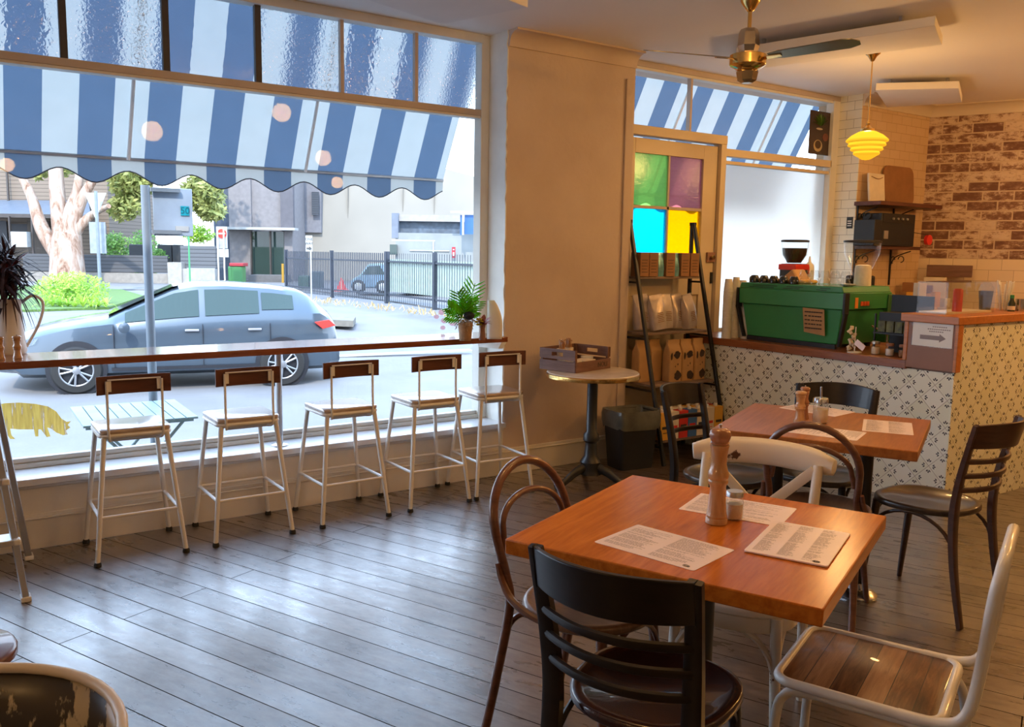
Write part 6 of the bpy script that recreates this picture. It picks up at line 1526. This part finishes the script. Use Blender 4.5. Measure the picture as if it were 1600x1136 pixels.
for x0, x1, y0, lb in ((466, 483, 431, 'green wheelie bin behind the dark yard fence'), (484, 501, 424, 'dark grey-green wheelie bin right of the green one in the yard')):
    t = bldg('yard_bin', lb, 'bin', (x0+x1)/2, 36); bpart('bin_body', [(x0, y0, x1, 460)], 36, .6, M('bin_green' if x0 < 470 else 'bin_slate', (.06, .16, .11) if x0 < 470 else (.07, .12, .14), .6), t, bevel=.05)
t = bldg('road_cone', 'red-orange traffic cone bundle in the yard', 'cone', 534, 33); q = ad(534, 455, 33)-t.location
MB().lathe([(.30, 0), (.28, .05), (.20, .08), (.10, .30), (.03, .5)], 16, q).build('cone_body', MAT['red'], t)
def smallcar(label, px0, px1, ytop, ybot, D, col):
    a = ad(px0, ybot, D); b = ad(px1, ybot, D); c_ = (a+b)/2; Lc = (b-a).length; Hc = (ybot-ytop)*D/F_PX
    o = thing('parked_car', label, 'car', (c_.x, c_.y, min(a.z, b.z)), HYAW); w_ = Lc/2
    prof = [(-w_, .18*Hc), (-w_*.98, .45*Hc), (-w_*.55, .62*Hc), (-w_*.15, .97*Hc), (w_*.5, Hc), (w_*.95, .7*Hc), (w_, .2*Hc)]
    MB().prism([(x, 0, z) for x, z in prof], (0, 1.6, 0)).build('body', col, o, bevel=.06)
    MB().prism([(-w_*.45, -.01, .62*Hc), (-w_*.12, -.01, .9*Hc), (w_*.42, -.01, .92*Hc), (w_*.7, -.01, .64*Hc)], (0, .02, 0)).build('side_window', cg.m, o)
    for x in (-w_*.62, w_*.55):
        wh = MB().lathe([(.18, -.08), (.245, -.06), (.245, .08), (.2, .1)], 20, (x, .06, .26), 'y').build('tyre', MAT['rubber'], o)
        MB().lathe([(.05, -.11), (.14, -.10), (.14, -.06)], 16, (x, .06, .26), 'y').build('rim', MAT['alu'], wh)
    return o
smallcar('small pale blue car parked in the yard behind the dark fence', 548, 612, 411, 459, 31, M('pale_blue_car', (.30, .48, .66), .3, coat=.6))
smallcar('blue car parked beyond the bush at the far left', 30, 62, 425, 447, 41, M('navy_car', (.10, .16, .42), .3, coat=.6))

# street signs
def pole(o, x, y0, y1, D, wpx, mat): 
    a = ad(x, y1, D); b = ad(x, y0, D); MB().tube([v(a.x, a.y, min(a.z, ZF))-o.location, v(a.x, a.y, b.z)-o.location], wpx*D/F_PX/2, 8).build('pole', mat, o)
def sgn(name, label, px, D): c_ = ad(px, 450, D); return thing(name, label, 'street sign', (c_.x, c_.y, ZF))
D_ = 30
t = sgn('give_way_sign', 'back of a white triangular give way sign with a grey plate below it', 155, D_)
pole(t, 157, 300, 462, D_, 5, galv)
MB().prism([ad(132, 301, D_-.05)-t.location, ad(166, 301.5, D_-.05)-t.location, ad(149.5, 343, D_-.05)-t.location], HF*.02).build('triangle_plate', MAT['white'], t, smooth=False)
bpart('grey_plate', [(140, 347, 165, 396)], D_+.1, .03, M('grey_sign_back', (.50, .54, .60), .5), t)
D_ = 36
t = sgn('no_entry_sign', 'white no entry sign with a red disc on two posts', 347, D_)
pole(t, 342, 355, 445, D_, 2.2, MAT['cream']); pole(t, 351.5, 355, 445, D_, 2.2, MAT['cream'])
bpart('sign_plate', [(338, 354, 355, 388)], D_-.1, .03, MAT['white'], t); bpart('lower_plate', [(340, 389, 357, 402)], D_-.1, .03, MAT['white'], t)
cq = ad(346.5, 365, D_-.16)-t.location; rr_ = 7.2*D_/F_PX
MB().prism([cq+HR*(rr_*math.cos(a))+Vector((0, 0, rr_*math.sin(a))) for a in [2*math.pi*k/24 for k in range(24)]], HF*.01).build('red_disc', MAT['red'], t, smooth=False)
mb = MB(); cbox(mb, 341, 363.7, 352, 366.3, D_-.2, .02); [mb.v.__setitem__(i, p-t.location) for i, p in enumerate(mb.v)]; mb.build('white_bar', MAT['white'], t, smooth=False)
mx4 = lambda px, py, D: ad(px, py, D)-t.location
for s_, py in (('NO', 377), ('ENTRY', 383)): words(s_, 5.0*D_/F_PX, mx4(346.5, py, D_-.14), (R(90), 0, HYAW), MAT['ink'], t)
D_ = 27
t = sgn('one_way_sign', 'white one way sign with a black arrow on a thin pole by the traffic island', 482, D_)
pole(t, 487, 392, 493, D_, 2.4, MAT['white'])
bpart('sign_plate', [(477.5, 368, 488, 393)], D_-.1, .02, MAT['white'], t)
for s_, py in (('ONE', 374), ('WAY', 380.5)): words(s_, 5.6*D_/F_PX, mx4(482.7, py, D_-.12), (R(90), 0, HYAW), MAT['ink2'], t)
MB().prism([mx4(x, y, D_-.11) for x, y in ((479, 387), (483, 387), (483, 385), (487, 388), (483, 391), (483, 389), (479, 389))], HF*.004).build('arrow', MAT['ink2'], t, smooth=False)
t = bldg('green_pole', 'thin bright green pole in front of the slatted planter', 'pole', 297, 34); pole(t, 297, 368, 443, 34, 2.6, M('bright_green_pole', (.10, .55, .22), .5))
t = bldg('wheelie_bin', 'dark green wheelie bin with a red lid behind the no entry sign', 'bin', 372, 38); bpart('bin_body', [(356, 416, 364, 442), (360, 416, 378, 442)], 38, .6, MAT['greendark'], t, bevel=.04); bpart('lid', [(358, 411, 380, 416)], 37.9, .7, M('red_lid', (.6, .03, .05), .5), t, bevel=.02)
# dry grass along the yard fence
mb = MB()
for k in range(420):
    x = rt.uniform(450, 760); g0 = onz(x, 464+(x-450)*.11+rt.uniform(-1, 6), ZF+.05)
    if rt.random() < .3+.7*abs(math.sin(x*.045)): strap(mb, g0, (rt.gauss(0, .6), rt.gauss(0, .6), 1), rt.uniform(.1, .28), .03, .3, 3)
tag(mb.build('dry_grass', leafmat('straw_grass', (.40, .26, .10), (.62, .44, .20)), smooth=False), 'dry straw-coloured grass tufts along the foot of the yard fence', 'grass', kind='stuff')
